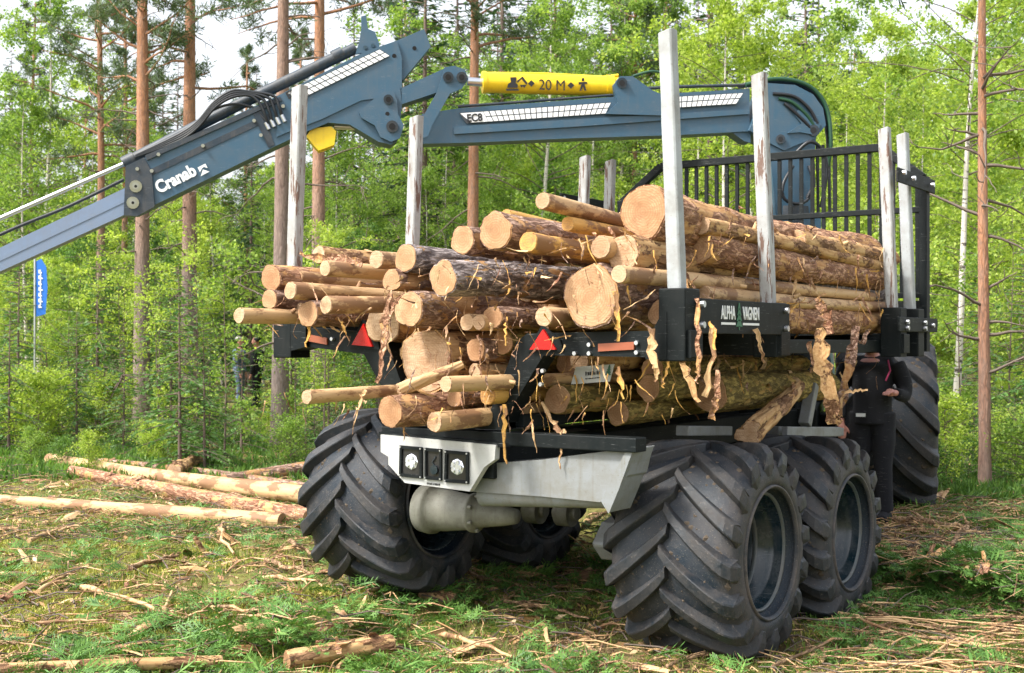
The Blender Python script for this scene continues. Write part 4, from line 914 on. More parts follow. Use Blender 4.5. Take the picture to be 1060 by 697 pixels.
# ------------------------------------------------------------------ hanging bark and slivers
def ribbon(name, pts, widths, yp, mat, label, seed, cat='bark strip', group=None, thick=.006, curl=.35):
    r = random.Random(seed)
    P = [on(a, b, 1, yp+(r.uniform(-.02, .02))) for a, b in pts]
    pts2, ws = [], []
    for i in range(len(P)-1):
        for t in (0, .2, .4, .6, .8): pts2.append(P[i].lerp(P[i+1], t)); ws.append((widths[i]*(1-t)+widths[i+1]*t)*r.choice((1, .8, .55, .95, .7)))
    pts2.append(P[-1]); ws.append(widths[-1])
    base = pts2[0].copy(); vs = []; n = len(pts2); D = depth_of(P[0])/FPX; tw = r.uniform(-.5, .5)
    for i, p in enumerate(pts2):
        d = (pts2[min(i+1, n-1)]-pts2[max(i-1, 0)]).normalized(); ang = tw*i/n*2+r.uniform(-.12, .12)
        s_ = d.cross(Vector((0, 1, 0))).normalized(); s_ = s_*math.cos(ang)+Vector((0, 1, 0))*math.sin(ang); nn = d.cross(s_)
        w_ = ws[i]*D/2*r.uniform(.8, 1.15); q_ = p-base+Vector((r.uniform(-1, 1), 0, r.uniform(-1, 1)))*.011
        for u_, h_ in ((-1, curl), (-.4, 0), (.4, 0), (1, curl)): vs.append(q_+s_*u_*w_+nn*h_*w_)
        for u_, h_ in ((1, curl), (.4, 0), (-.4, 0), (-1, curl)): vs.append(q_+s_*u_*w_*.97+nn*(h_*w_+thick))
    m = MB(); fs = [(i*8+k_, i*8+(k_+1) % 8, (i+1)*8+(k_+1) % 8, (i+1)*8+k_) for i in range(n-1) for k_ in range(8)]
    m.add(vs, fs+[(3, 2, 1, 0, 7, 6, 5, 4), tuple((n-1)*8+k_ for k_ in range(8))], 0, False)
    o = link(name, m.mesh(name, [M[mat]])); o.location = base; return tag(o, label, cat, group)
SG = 'torn bark strips hanging from the load'
for i, a in enumerate([
 ([(405, 300), (400, 335), (398, 365), (392, 396)], [7, 12, 10, 6], -.72, 'b_red', 'long red bark strip draped in front of the left trough leg'),
 ([(415, 305), (408, 318), (402, 330)], [3, 9, 5], -.74, 'b_red', 'short red bark flap beside the long red strip'),
 ([(848, 340), (852, 375), (861, 410), (864, 440)], [10, 24, 20, 16], 1.75, 'b_half', 'wide grey-brown slab of bark hanging above the front bogie tyre'),
 ([(838, 352), (843, 375), (848, 388)], [5, 8, 3], 1.73, 'b_red', 'narrow brown flap left of the wide hanging slab'),
 ([(888, 338), (884, 360), (876, 395), (867, 430)], [9, 13, 10, 14], 2.6, 'b_brown', 'ragged brown strip right of the wide hanging slab'),
 ([(845, 308), (856, 325), (860, 345)], [8, 16, 8], 1.7, 'b_red', 'upright bark flake on the lower right log'),
 ([(722, 308), (724, 345), (724, 385), (722, 395)], [5, 8, 7, 3], -.10, 'b_red', 'brown strip hanging beside the lettered side plate'),
 ([(737, 338), (739, 370), (732, 410)], [5, 9, 12], .10, 'p_pale', 'pale bark strip hanging under the lettered side plate'),
 ([(745, 382), (742, 410), (737, 432)], [5, 9, 8], .12, 'b_red', 'brown bark end behind the pale strip under the side plate'),
 ([(702, 360), (712, 390), (723, 418)], [14, 8, 4], .0, 'b_half', 'tapering bark wedge under the right stake socket'),
 ([(676, 342), (675, 365), (680, 380), (679, 394)], [10, 12, 8, 4], -.09, 'p_pale', 'pale forked bark scrap hanging over the right tail beam'),
 ([(783, 341), (789, 360), (791, 376)], [6, 5, 3], .9, 'p_pale', 'short pale sliver under the middle of the side plate'),
 ([(693, 372), (688, 390), (686, 400)], [3, 3, 2], .0, 'p_yellow', 'thin yellow sliver below the right tail beam'),
 ([(523, 418), (523, 445), (525, 480)], [7, 8, 2], -.14, 'p_yellow', 'yellow fibre strip hanging beside the lamp panel'),
 ([(639, 300), (640, 330), (641, 352)], [7, 8, 3], -.45, 'p_yellow', 'yellow fibre strip down the biggest log end'),
 ([(641, 378), (643, 395), (645, 412)], [5, 7, 2], -.02, 'p_yellow', 'orange sliver hanging under the orange reflector'),
 ([(322, 334), (320, 348), (317, 358)], [3, 6, 3], -.4, 'p_yellow', 'yellow fibre tuft hanging over the left tail beam'),
 ([(350, 330), (357, 338), (361, 352)], [2, 3, 1], -.5, 'p_yellow', 'thin curled yellow fibre near the left reflector'),
 ([(525, 330), (524, 345), (523, 356)], [3, 4, 2], -.3, 'p_yellow', 'small yellow fibre under the long grey log'),
 ([(378, 405), (374, 418), (368, 430)], [7, 8, 2], -.9, 'p_pale', 'pale split chip hanging above the left rear tyre'),
 ([(560, 415), (575, 440), (585, 452)], [5, 7, 8], .18, 'p_pale', 'pale twig-like splinter under the mossy yellow log'),
 ([(582, 445), (581, 465), (580, 485)], [2, 3, 1], .0, 'p_pale', 'hair-thin pale fibre below the splinter'),
 ([(868, 440), (874, 408), (888, 404), (898, 403)], [2, 3, 4, 2], 2.3, 'p_pale', 'thin curled strip pointing at the hand'),
 ([(310, 263), (345, 268), (375, 272)], [4, 13, 8], -.2, 'b_red', 'curled slab of bark lying on the top left logs'),
 ([(740, 362), (741, 345), (733, 335)], [3, 5, 3], -.05, 'p_yellow', 'small yellow fibre under the side plate'),
 ([(900, 340), (893, 355), (887, 352)], [4, 6, 3], 2.9, 'b_brown', 'small ragged bark tip at the front of the load')]):
    ribbon('bark_strip', a[0], a[1], a[2], a[3], a[4], 20+i, group=SG)
# shreds of bark, fibre and splinters clinging to the load: uncountable
m = MB(); g0 = np.random.default_rng(5)
def shred(p, L, W, mi, down=True):
    d = Vector((g0.normal()*.35, g0.normal()*.25-.1, -1 if down else g0.normal()*.5)).normalized() if down else Vector((g0.normal(), g0.normal()*.5-.2, g0.normal()*.6)).normalized()
    s_ = d.cross(Vector((g0.normal()*.4, 1, g0.normal()*.3))).normalized(); P = [Vector(p)]; n = 7; vs = []
    for i in range(n): d = (d+Vector((g0.normal(), g0.normal(), g0.normal()*.5))*.20).normalized(); P.append(P[-1]+d*L/n)
    for i, q_ in enumerate(P):
        w_ = W*g0.uniform(.4, 1.1)*(1-(i/n)**2*.8)*.5; s_ = (s_+Vector((g0.normal(), g0.normal(), g0.normal()))*.22).normalized(); nn = s_.cross(d).normalized()*.0025
        vs += [q_-s_*w_, q_+nn, q_+s_*w_, q_-nn*.5]
    m.add(vs, [(i*4+k_, i*4+(k_+1) % 4, (i+1)*4+(k_+1) % 4, (i+1)*4+k_) for i in range(n) for k_ in range(4)], mi)
for _ in range(520):
    px, py = g0.uniform(250, 720), g0.uniform(225, 440)
    if py < outline(px)+8 or (px < 400 and py > 352 and not 400 < py < 425) or (px > 560 and py > 360): continue
    yp = -.40+g0.uniform(-.25, .45); p = on(px, py, 1, yp)
    if abs(p.x) > 1.5: continue
    shred(p, g0.uniform(.04, .20), g0.uniform(.004, .026), int(g0.choice([0, 0, 1, 1, 2, 3])), g0.random() < .62)
for _ in range(130):      # along the right side and under it
    px, py = g0.uniform(700, 915), g0.uniform(240, 400); p = on(px, py, 0, 1.47 if py < 335 else g0.uniform(.9, 1.35)); shred(p, g0.uniform(.05, .26), g0.uniform(.005, .03), int(g0.choice([0, 0, 1, 2, 3])), g0.random() < .7)
for _ in range(60):
    px = g0.uniform(520, 700); p = on(px, g0.uniform(350, 430), 1, g0.uniform(0, .3)); shred(p, g0.uniform(.06, .22), g0.uniform(.004, .02), int(g0.choice([1, 2, 2])), True)
tag(link('bark_shreds', m.mesh('bark_shreds', [M['b_red'], M['p_pale'], M['p_yellow'], M['b_brown']])), 'shredded bark and wood fibre clinging all over the loaded logs', 'bark shreds', kind='stuff')
a, b = on(776, 448, 0, 1.25), on(828, 398, 0, 1.22)
make_log('split_log', a, b-a, (b-a).length, .085, 'b_half', 'jagged bark-covered chunk slanting down onto the right rear tyres', 78, lump=.3, taper=.35, cat='split log')

# ------------------------------------------------------------------ logs and sticks on the ground
def ground_log(pa, pb, ra, rb, mat, label, seed, lift=.0, name='log', cat='log', group=None, lump=.05, endmat=None):
    A = on_ground(*pa, dz=.05); B = on_ground(*pb, dz=.05); Ra = ra*depth_of(A)/FPX; Rb = rb*depth_of(B)/FPX
    A = on_ground(*pa, dz=Ra*.8+lift); B = on_ground(*pb, dz=Rb*.8+lift)
    return make_log(name, A, B-A, (B-A).length, Ra, mat, label, seed, group, endmat, flaps=8, taper=Rb/Ra, lump=lump, bend=.02, cat=cat)
GG = 'felled logs lying on the ground at left'
ground_log((0-30, 516), (292, 540), 5.5, 8.5, 'p_pale', 'nearest pale peeled log lying across the grass to the left edge', 501, group=GG)
ground_log((51, 475), (318, 512), 5.5, 9, 'p_pale', 'long pale peeled log lying above the red-barked one', 502, .05, group=GG)
ground_log((75, 488), (322, 536), 6, 9.5, 'b_red', 'dark red-barked log on the ground between the two pale ones', 503, group=GG)
ground_log((318, 487), (232, 497), 9, 6, 'b_brown', 'short brown-barked log behind the pale ones, ending at the tyre', 504, group=GG)
ground_log((100, 478), (318, 505), 4, 5, 'b_brown', 'thin brown pole lying furthest back among the ground logs', 505, group=GG)
ground_log((180, 487), (222, 463), 6, 4, 'b_half', 'broken stump of pale wood propped behind the ground logs', 506, .1, 'split_log', 'split log', lump=.25)
ground_log((405, 666), (297, 684), 9, 9, 'b_half', 'short half-stripped chunk at the bottom edge of the photo', 507, .05, name='split_log', cat='split log', lump=.15)
ground_log((228, 685), (-20, 695), 6, 7, 'b_half', 'pale debarked pole in the bottom left corner', 508, .05)
ground_log((470, 622), (437, 612), 9, 9, 'b_half', 'stubby bark-covered chunk in the brush ahead of the lamp panel', 509, name='split_log', cat='split log', lump=.15)
ground_log((1064, 621), (978, 600), 4, 3, 'p_pale', 'pale stick reaching in from the right edge', 510, .04, 'stick', 'stick')
def stick(pa, pb, ra, label, seed, mat='stick', lift=.055, lift2=None, group='loose sticks lying in the brush'):
    r = random.Random(seed); A = on_ground(*pa, dz=lift); B = on_ground(*pb, dz=lift if lift2 is None else lift2)
    R = max(.008, ra*1.35*depth_of(A)/FPX); n = 7; P = []
    for i in range(n+1):
        t = i/n; q_ = A.lerp(B, t)-A; j = (B-A).length*.03*math.sin(math.pi*t)
        P.append(q_+Vector((r.uniform(-1, 1)*j, r.uniform(-1, 1)*j, r.uniform(-.3, 1)*j)))
    m = MB(); m.tube(P, [R*(1-.6*i/n) for i in range(n+1)], 7)
    for k_ in range(r.randint(1, 3)):
        q_ = P[r.randint(2, n-1)]; dd = Vector((r.uniform(-1, 1), r.uniform(-1, 1), r.uniform(0, .6)))*r.uniform(.08, .2); m.tube([q_, q_+dd*.6, q_+dd+Vector((0, 0, -.02))], [R*.5, R*.35, R*.2], 5)
    o = link('stick', m.mesh('stick', [M[mat]])); o.location = A; return tag(o, label, 'stick', group)
for i, a in enumerate([
 ((165, 645), (178, 612), 2.5, 'short pale stick standing at an angle in the left brush'), ((245, 645), (288, 622), 4, 'broken pale slab of wood in the left brush'),
 ((85, 608), (180, 636), 2.5, 'brown stick running down to the right in the left brush'), ((180, 640), (215, 640), 2, 'small twig right of the short pale stick'),
 ((40, 612), (82, 590), 2, 'grey twig in the moss at the left'), ((135, 588), (185, 575), 2.5, 'light stick on the moss below the nearest ground log'),
 ((272, 598), (330, 602), 2, 'light stick near the left rear tyre'), ((275, 580), (322, 594), 2, 'thin twig just behind the stick by the left tyre'),
 ((40, 645), (110, 642), 1.5, 'thin dark twig near the lower left edge'), ((5, 697), (60, 640), 1.5, 'bent dark twig in the bottom left corner'),
 ((225, 545), (242, 573), 2, 'grey twig leaning near the pale log end'), ((225, 628), (330, 642), 1.5, 'long thin twig in the middle of the left brush'),
 ((500, 568), (560, 590), 2, 'orange splintered stick under the rear axle'), ((527, 590), (565, 598), 4, 'torn pale wood sliver on the ground between the wheels'),
 ((470, 590), (540, 560), 1.5, 'bare twig reaching up under the axle'), ((430, 585), (560, 610), 2, 'pale stick across the brush in front of the axle'),
 ((455, 655), (530, 680), 2.5, 'rotten pale stick at the bottom centre'), ((520, 622), (610, 640), 2, 'stick ending left of the big right tyre'),
 ((380, 612), (440, 597), 1.5, 'light twig under the left rear tyre'), ((605, 545), (630, 530), 3, 'pale branch propped beside the right tyre'),
 ((830, 628), (960, 665), 1.8, 'straw-coloured stick running from the front bogie tyre'), ((862, 620), (990, 660), 1.8, 'second straw-coloured stick from the front bogie tyre'),
 ((870, 640), (1060, 655), 2, 'long straw stick across the lower right brush'), ((890, 655), (1060, 668), 1.6, 'dry stick near the bottom right'),
 ((930, 608), (1000, 603), 2.5, 'brown stick beside the front bogie tyre'), ((925, 538), (1000, 545), 3, 'reddish stick behind the front bogie tyre'),
 ((960, 520), (985, 508), 3, 'pale chunk of branch near the pine at right'), ((985, 565), (1005, 540), 2.5, 'forked reddish branch right of the tyres'),
 ((1000, 590), (1040, 565), 2.5, 'pinkish branch left of the right edge'), ((800, 690), (930, 640), 1.5, 'thin twig at the foot of the big right tyre'),
 ((940, 690), (1060, 640), 1.4, 'thin twig crossing the lower right corner'), ((690, 690), (780, 665), 1.6, 'curved twig in front of the big right tyre'),
 ((900, 690), (1060, 690), 1.5, 'straw stick along the bottom right edge'), ((1000, 640), (1060, 630), 1.5, 'small straw stick at the right edge'),
 ((30, 560), (90, 540), 2, 'grey stick below the long pale log at left'), ((300, 560), (325, 575), 2, 'twig beside the left rear tyre'),
 ((350, 690), (420, 640), 1.6, 'twig rising behind the half-stripped chunk'), ((600, 690), (640, 655), 1.6, 'twig at the lower left of the big right tyre')]):
    stick(a[0], a[1], a[2], a[3], 60+i, mat='stick' if i % 2 else 'p_pale')

m = MB(); gs = np.random.default_rng(9)
for _ in range(60):
    px, py = gs.uniform(820, 1060), gs.uniform(600, 697); A = on_ground(px, py, dz=.05); az = R_(gs.normal()*16+10); d = RT*math.cos(az)-Vector((FW.x, FW.y, 0))*math.sin(az); L = gs.uniform(.3, 1.1)
    B = A+d*L; B.z = ground_z(B.x, B.y)+gs.uniform(.02, .10); mid = A.lerp(B, .5)+Vector((gs.normal()*.03, gs.normal()*.03, .03)); R = gs.uniform(.003, .008); m.hose([A, mid, B], R, 5, int(gs.integers(0, 2)), 4)
tag(link('straw_sticks', m.mesh('straw_sticks', [M['p_pale'], M['stick']])), 'long straw-coloured sticks strewn at the lower right', 'loose sticks', kind='stuff')

# ------------------------------------------------------------------ people
def skin_body(name, joints, edges, mat, parent, sub=2):
    names = list(joints); me = bpy.data.meshes.new(name); me.from_pydata([joints[n][0] for n in names], [(names.index(a), names.index(b)) for a, b in edges], [])
    o = link(name, me, parent); sk = o.modifiers.new('skin', 'SKIN'); sk.use_smooth_shade = True
    lay = me.skin_vertices[0] if me.skin_vertices else None
    if lay is None:
        bpy.context.view_layer.update()
        lay = me.attributes.new('skin', 'FLOAT', 'POINT') and None
    if lay:
        for i, n in enumerate(names):
            r_ = joints[n][1]; lay.data[i].radius = r_ if hasattr(r_, '__len__') else (r_, r_)
            lay.data[i].use_root = (i == 0)
    ss = o.modifiers.new('subdivision', 'SUBSURF'); ss.levels = sub; ss.render_levels = sub
    me.materials.append(M[mat]); return o
def body_tubes(m, chains, mi=0):
    for pts, rad in chains:
        # resample a joint chain smoothly
        P = [Vector(p) for p in pts]; out, rr = [], []
        for i in range(len(P)-1):
            p0, p1, p2, p3 = P[max(i-1, 0)], P[i], P[i+1], P[min(i+2, len(P)-1)]
            for t in (0, .25, .5, .75):
                q_ = .5*((2*p1)+(-p0+p2)*t+(2*p0-5*p1+4*p2-p3)*t*t+(-p0+3*p1-3*p2+p3)*t**3); out.append(q_); s_ = t*t*(3-2*t); rr.append(rad[i]*(1-s_)+rad[i+1]*s_)
        out.append(P[-1]); rr.append(rad[-1]); m.tube(out, rr, 16, mi)
def person(base, face, label, cat, cloth_top, cloth_leg, arm_pose, hair='hair', scale=1.0, group=None, detail=True):
    """standing figure; local +Y is where it faces. One remeshed body surface, clothes and hair as parts."""
    o = empty('person', base, label, cat, group, (0, 0, face)); o.scale = (scale,)*3
    def remeshed(name, build, mat, vox):
        m = MB(); build(m); ob = link(name, m.mesh(name, [M[mat]]), o); rm = ob.modifiers.new('remesh', 'REMESH'); rm.mode = 'VOXEL'; rm.voxel_size = vox; rm.use_smooth_shade = True
        sm_ = ob.modifiers.new('smooth', 'SMOOTH'); sm_.iterations = 4; sm_.factor = .5; return ob
    L, Rr = arm_pose
    def b(m):
        body_tubes(m, [([(0, 0, .95), (0, 0, 1.15), (0, 0, 1.40), (0, .0, 1.50), (0, .02, 1.60)], [.13, .13, .15, .06, .055]),
                       ([(0, .02, 1.57), (0, .03, 1.64), (0, .025, 1.72), (0, .02, 1.79), (0, .02, 1.81)], [.055, .085, .098, .07, .03]),
                       ([(0, .12, 1.69), (0, .145, 1.665)], [.012, .02]), ([(.035, .105, 1.61), (-.035, .105, 1.61)], [.012, .012]),
                       ([(.095, .02, 1.70), (.10, .01, 1.66)], [.018, .012]), ([(-.095, .02, 1.70), (-.10, .01, 1.66)], [.018, .012])])
        for A in (L, Rr):
            body_tubes(m, [(A, [.06, .045, .035, .028, .030])])
            e, d_ = Vector(A[-1]), (Vector(A[-1])-Vector(A[-2])).normalized(); s_ = d_.cross(Vector((0, 0, 1)))
            s_ = s_.normalized() if s_.length > .1 else Vector((1, 0, 0)); n_ = s_.cross(d_)
            body_tubes(m, [([e, e+d_*.05], [.034, .036])])
            for k_, ln in enumerate((.062, .078, .074, .058)):
                f0 = e+d_*.055+s_*(-.030+.020*k_); body_tubes(m, [([f0, f0+d_*ln*.5-n_*.006, f0+d_*ln*.85-n_*.03], [.0095, .009, .0075])])
            t0 = e+s_*-.035+d_*.01; body_tubes(m, [([t0, t0+d_*.035-s_*.022, t0+d_*.06-s_*.026-n_*.012], [.012, .010, .008])])
        for s_ in (1, -1): body_tubes(m, [([(s_*.09, 0, .93), (s_*.10, .02, .50), (s_*.10, -.01, .08)], [.08, .055, .04]), ([(s_*.10, -.03, .05), (s_*.10, .12, .035)], [.04, .035])])
    remeshed('body', b, 'skin', .008 if detail else .02)
    def j(m):
        body_tubes(m, [([(0, 0, .88), (0, 0, 1.05), (0, 0, 1.22), (0, -.01, 1.40), (0, 0, 1.49)], [.175, .17, .175, .185, .085])])
        m.tube([(-.19, 0, 1.42), (.19, 0, 1.42)], .075, 14)
        for A in (L, Rr): body_tubes(m, [(A[:4], [.085, .075, .06, .050])])
    remeshed('jacket', j, cloth_top, .014)
    def t(m):
        for s_ in (1, -1): body_tubes(m, [([(s_*.08, 0, .98), (s_*.10, .01, .75), (s_*.10, .025, .48), (s_*.11, 0, .10)], [.125, .105, .08, .075])])
    remeshed('trousers', t, cloth_leg, .014)
    def sh(m):
        for s_ in (1, -1): body_tubes(m, [([(s_*.11, -.05, .06), (s_*.11, .05, .06), (s_*.115, .17, .045)], [.055, .055, .045])])
    remeshed('boots', sh, 'cloth', .012)
    def hr(m): body_tubes(m, [([(0, -.02, 1.68), (0, 0, 1.75), (0, .02, 1.80)], [.098, .108, .085])])
    remeshed('hair', hr, hair, .014)
    if detail:
        m = MB()
        for s_ in (1, -1): m.tube([(s_*.034, .108, 1.70), (s_*.034, .118, 1.70)], .010, 10)
        link('eyes', m.mesh('eyes', [M['decal_black']]), o)
    return o
base = spot(903, 12.0); base.z = ground_z(base.x, base.y)
pr = person(base, R_(185), 'person in dark work clothes standing before the big front tyre, hand held at the waist', 'person', 'cloth', 'cloth',
       ([(.20, 0, 1.42), (.27, .0, 1.25), (.28, .02, 1.08), (.26, .08, .92), (.25, .10, .86)], [(-.20, 0, 1.42), (-.27, .0, 1.27), (-.29, .04, 1.14), (-.25, .20, 1.165), (-.23, .26, 1.17)]), scale=1.04)
m = MB(); m.tube([(-.16, .10, 1.45), (-.19, .15, 1.36), (-.16, .19, 1.27)], .008, 6); link('piping', m.mesh('piping', [M['cloth_pink']]), pr)
m = MB(); m.box(.02, .10, .165, .19, .95, .98); link('badge', m.mesh('badge', [M['white']]), pr)
hang = ([(.20, 0, 1.42), (.27, 0, 1.2), (.27, .02, 1.05), (.26, .08, .86), (.26, .10, .80)], [(-.20, 0, 1.42), (-.27, 0, 1.2), (-.27, .02, 1.05), (-.26, .08, .86), (-.26, .10, .80)])
person(spot(248, 34), R_(-60), 'grey-haired person in a blue-grey top standing far off in the trees', 'person', 'cloth_blue', 'cloth_blue', hang, detail=False)
person(spot(266, 33), R_(120), 'person in black clothes beside the grey-haired one in the trees', 'person', 'cloth', 'cloth', hang, hair='decal_black', detail=False)
person(spot(215, 36), R_(100), 'person in dark clothes half hidden in undergrowth, left of the grey-haired one', 'person', 'cloth', 'cloth', hang, hair='decal_black', detail=False)

# flags far off in the forest
def flag(px, y0, y1, wpx, depth, mat, label, marks):
    b = spot(px, depth); top = CAM+ray(px, y0)*depth; bot = CAM+ray(px, y1)*depth; o = empty('beach_flag', b, label, 'flag')
    W = wpx*depth/FPX; m = MB(); m.tube([(0, 0, 0), (0, 0, top.z-b.z+.1)], .02, 8); link('pole', m.mesh('pole', [M['bolt']]), o)
    z0, z1 = bot.z-b.z, top.z-b.z; X = RT; m = MB(); pts = [X*.02+Vector((0, 0, z0)), X*(W*.85)+Vector((0, 0, z0+.05)), X*W+Vector((0, 0, z0+(z1-z0)*.5)), X*W*.9+Vector((0, 0, z1-.15)), X*W*.5+Vector((0, 0, z1)), X*.02+Vector((0, 0, z1-.05))]
    m.prism(pts, FW*.006); cl = link('flag_cloth', m.mesh('flag_cloth', [M[mat]]), o)
    if marks:
        m = MB(); n = 7
        for i in range(n):
            zc = z0+(z1-z0)*(.15+.1*i); a_ = X*W*.3+Vector((0, 0, zc))-FW*.008; w2 = W*(.35 if i % 2 else .28); h2 = (z1-z0)*.06
            m.prism([a_, a_+X*w2, a_+X*w2*.9+Vector((0, 0, h2*.4)), a_+X*w2*.4+Vector((0, 0, h2*.5)), a_+X*w2*.8+Vector((0, 0, h2)), a_+Vector((0, 0, h2))], FW*-.004)
        a_ = X*W*.42+Vector((0, 0, z0+(z1-z0)*.15))-FW*.008; m.prism([a_, a_+X*W*.08, a_+X*W*.08+Vector((0, 0, (z1-z0)*.62)), a_+Vector((0, 0, (z1-z0)*.62))], FW*-.003)
        link('flag_lettering', m.mesh('flag_lettering', [M['white']]), cl)
flag(36, 268, 328, 13, 24, 'flag', 'tall blue flag with white lettering far left among the trees', True)
flag(78, 303, 326, 6, 40, 'lime', 'small bright green flag deep in the forest at left', False)

# ------------------------------------------------------------------ trees and plants
def quads_at(C, A, B):
    """leaf quads centred at C with half-axes A, B -> verts, faces (rhombus)"""
    n = len(C); V = np.stack([C-A, C-B*.9+A*.1, C+A, C+B*.9+A*.1], 1).reshape(-1, 3); return V, np.arange(n*4).reshape(n, 4)
def unit(n, g): v = g.normal(size=(n, 3)); return v/np.linalg.norm(v, axis=1, keepdims=True)
def leaves(C, size, g, flat=.3):
    n = len(C); a = unit(n, g); b = np.cross(a, unit(n, g)); b /= np.linalg.norm(b, axis=1, keepdims=True)+1e-9
    s = size*g.uniform(.6, 1.25, (n, 1)); return quads_at(C, a*s*.5, b*s*.36)
def branch_path(p, d, L, g, n=6, droop=0, wig=.12):
    P = [np.array(p, float)]; d = np.array(d, float); d /= np.linalg.norm(d)
    for i in range(n):
        d = d+g.normal(size=3)*wig+np.array([0, 0, -droop]); d /= np.linalg.norm(d); P.append(P[-1]+d*L/n)
    return np.array(P)
def trunk_path(H, g, lean=.02, crook=.04, n=12):
    t = np.linspace(0, 1, n+1); lx, ly = g.normal(size=2)*lean; a = g.uniform(0, 6.28, 4)
    return np.stack([H*(lx*t+crook*.3*np.sin(t*5+a[0])*t), H*(ly*t+crook*.3*np.sin(t*4+a[1])*t), H*t], 1)
def at_path(P, t):
    x = t*(len(P)-1); i = min(int(x), len(P)-2); return P[i]+(P[i+1]-P[i])*(x-i)
def broadleaf(seed, H, r0, mleaf, mtrunk, nb, nl, lsize, low=.15, spread=.28, lean=.02):
    g = np.random.default_rng(seed); T = trunk_path(H, g, lean); m = MB()
    m.tube([tuple(p) for p in T], [r0*(1-.93*i/(len(T)-1)) for i in range(len(T))], 8)
    Cs = []; bm = MB()
    for k in range(nb):
        t = low+(1-low)*((k+g.uniform(0, 1))/nb)**.9; p = at_path(T, min(t, .995)); a = g.uniform(0, 6.28)
        prof = math.sin(math.pi*min(1, max(.05, (t-low)/(1-low)))**.75)
        L = H*spread*(.35+.75*prof)*g.uniform(.5, 1.25); up = g.uniform(.2, .9)
        P = branch_path(p, (math.cos(a), math.sin(a), up), L, g, 6, droop=.06); bm.tube([tuple(q_) for q_ in P], [max(.004, r0*.22*(1-t)+.006)*(1-.8*i/6) for i in range(7)], 4, cap=False)
        for s_ in range(g.integers(3, 6)):
            q_ = at_path(P, g.uniform(.25, 1)); d2 = unit(1, g)[0]; d2[2] = d2[2]*.5-.1
            P2 = branch_path(q_, d2, L*g.uniform(.2, .45), g, 3, droop=.15)
            n2 = int(nl/nb/4*g.uniform(.4, 1.6)); tt = g.uniform(0, 1, n2)*2.999; ii = tt.astype(int); f = (tt-ii)[:, None]
            Cs.append(P2[ii]*(1-f)+P2[ii+1]*f+g.normal(size=(n2, 3))*.05*(1+L*.35))
    C = np.concatenate(Cs); V, F = leaves(C, lsize, g)
    crown = np_mesh('crown', V, F, [M[mleaf]])
    m.v += bm.v and []; b0 = len(m.v); m.v += bm.v; m.f += [tuple(b0+i for i in f) for f in bm.f]; m.mi += [1]*len(bm.mi); m.sm += bm.sm
    return m.mesh('trunk', [M[mtrunk], M['twig']]), crown
def spruce(seed, H, r0, mleaf, W, nb, dens=14, low=.04, needle=.16):
    g = np.random.default_rng(seed); T = trunk_path(H, g, .01, .01); m = MB(); m.tube([tuple(p) for p in T], [r0*(1-.95*i/(len(T)-1)) for i in range(len(T))], 8)
    C, A, B = [], [], []
    for k in range(nb):
        t = low+(1-low)*(k+g.uniform(0, 1))/nb; p = at_path(T, min(t, .999)); a = g.uniform(0, 6.28); L = W*(1-t)**.8*g.uniform(.65, 1.15)+.06
        P = branch_path(p, (math.cos(a), math.sin(a), .25 if t > .6 else -.05), L, g, 5, droop=.05, wig=.06)
        m.tube([tuple(q_) for q_ in P], [.012*(1-.7*i/5)*(H/6)**.5 for i in range(6)], 3, cap=False)
        n = max(4, int(dens*L/W*3)); d = P[-1]-P[0]; d /= np.linalg.norm(d)+1e-9; s_ = np.cross(d, [0, 0, 1.]); s_ /= np.linalg.norm(s_)+1e-9
        for q_ in range(n):
            f = g.uniform(.12, 1.02); c = at_path(P, min(f, 1)); sg = g.choice([-1, 1]); ln = needle*g.uniform(.6, 1.5)*(1.2-f*.6)*(.6+.5*L)
            ax = s_*sg*g.uniform(.4, 1)+d*g.uniform(.3, .9)+np.array([0, 0, g.uniform(-.55, .15)]); ax /= np.linalg.norm(ax)
            up = np.cross(ax, unit(1, g)[0]); up /= np.linalg.norm(up)
            C.append(c+ax*ln*.5); A.append(ax*ln*.55); B.append(up*ln*.17)
    V, F = quads_at(np.array(C), np.array(A), np.array(B)); return m.mesh('trunk', [M['t_dark']]), np_mesh('crown', V, F, [M[mleaf]])
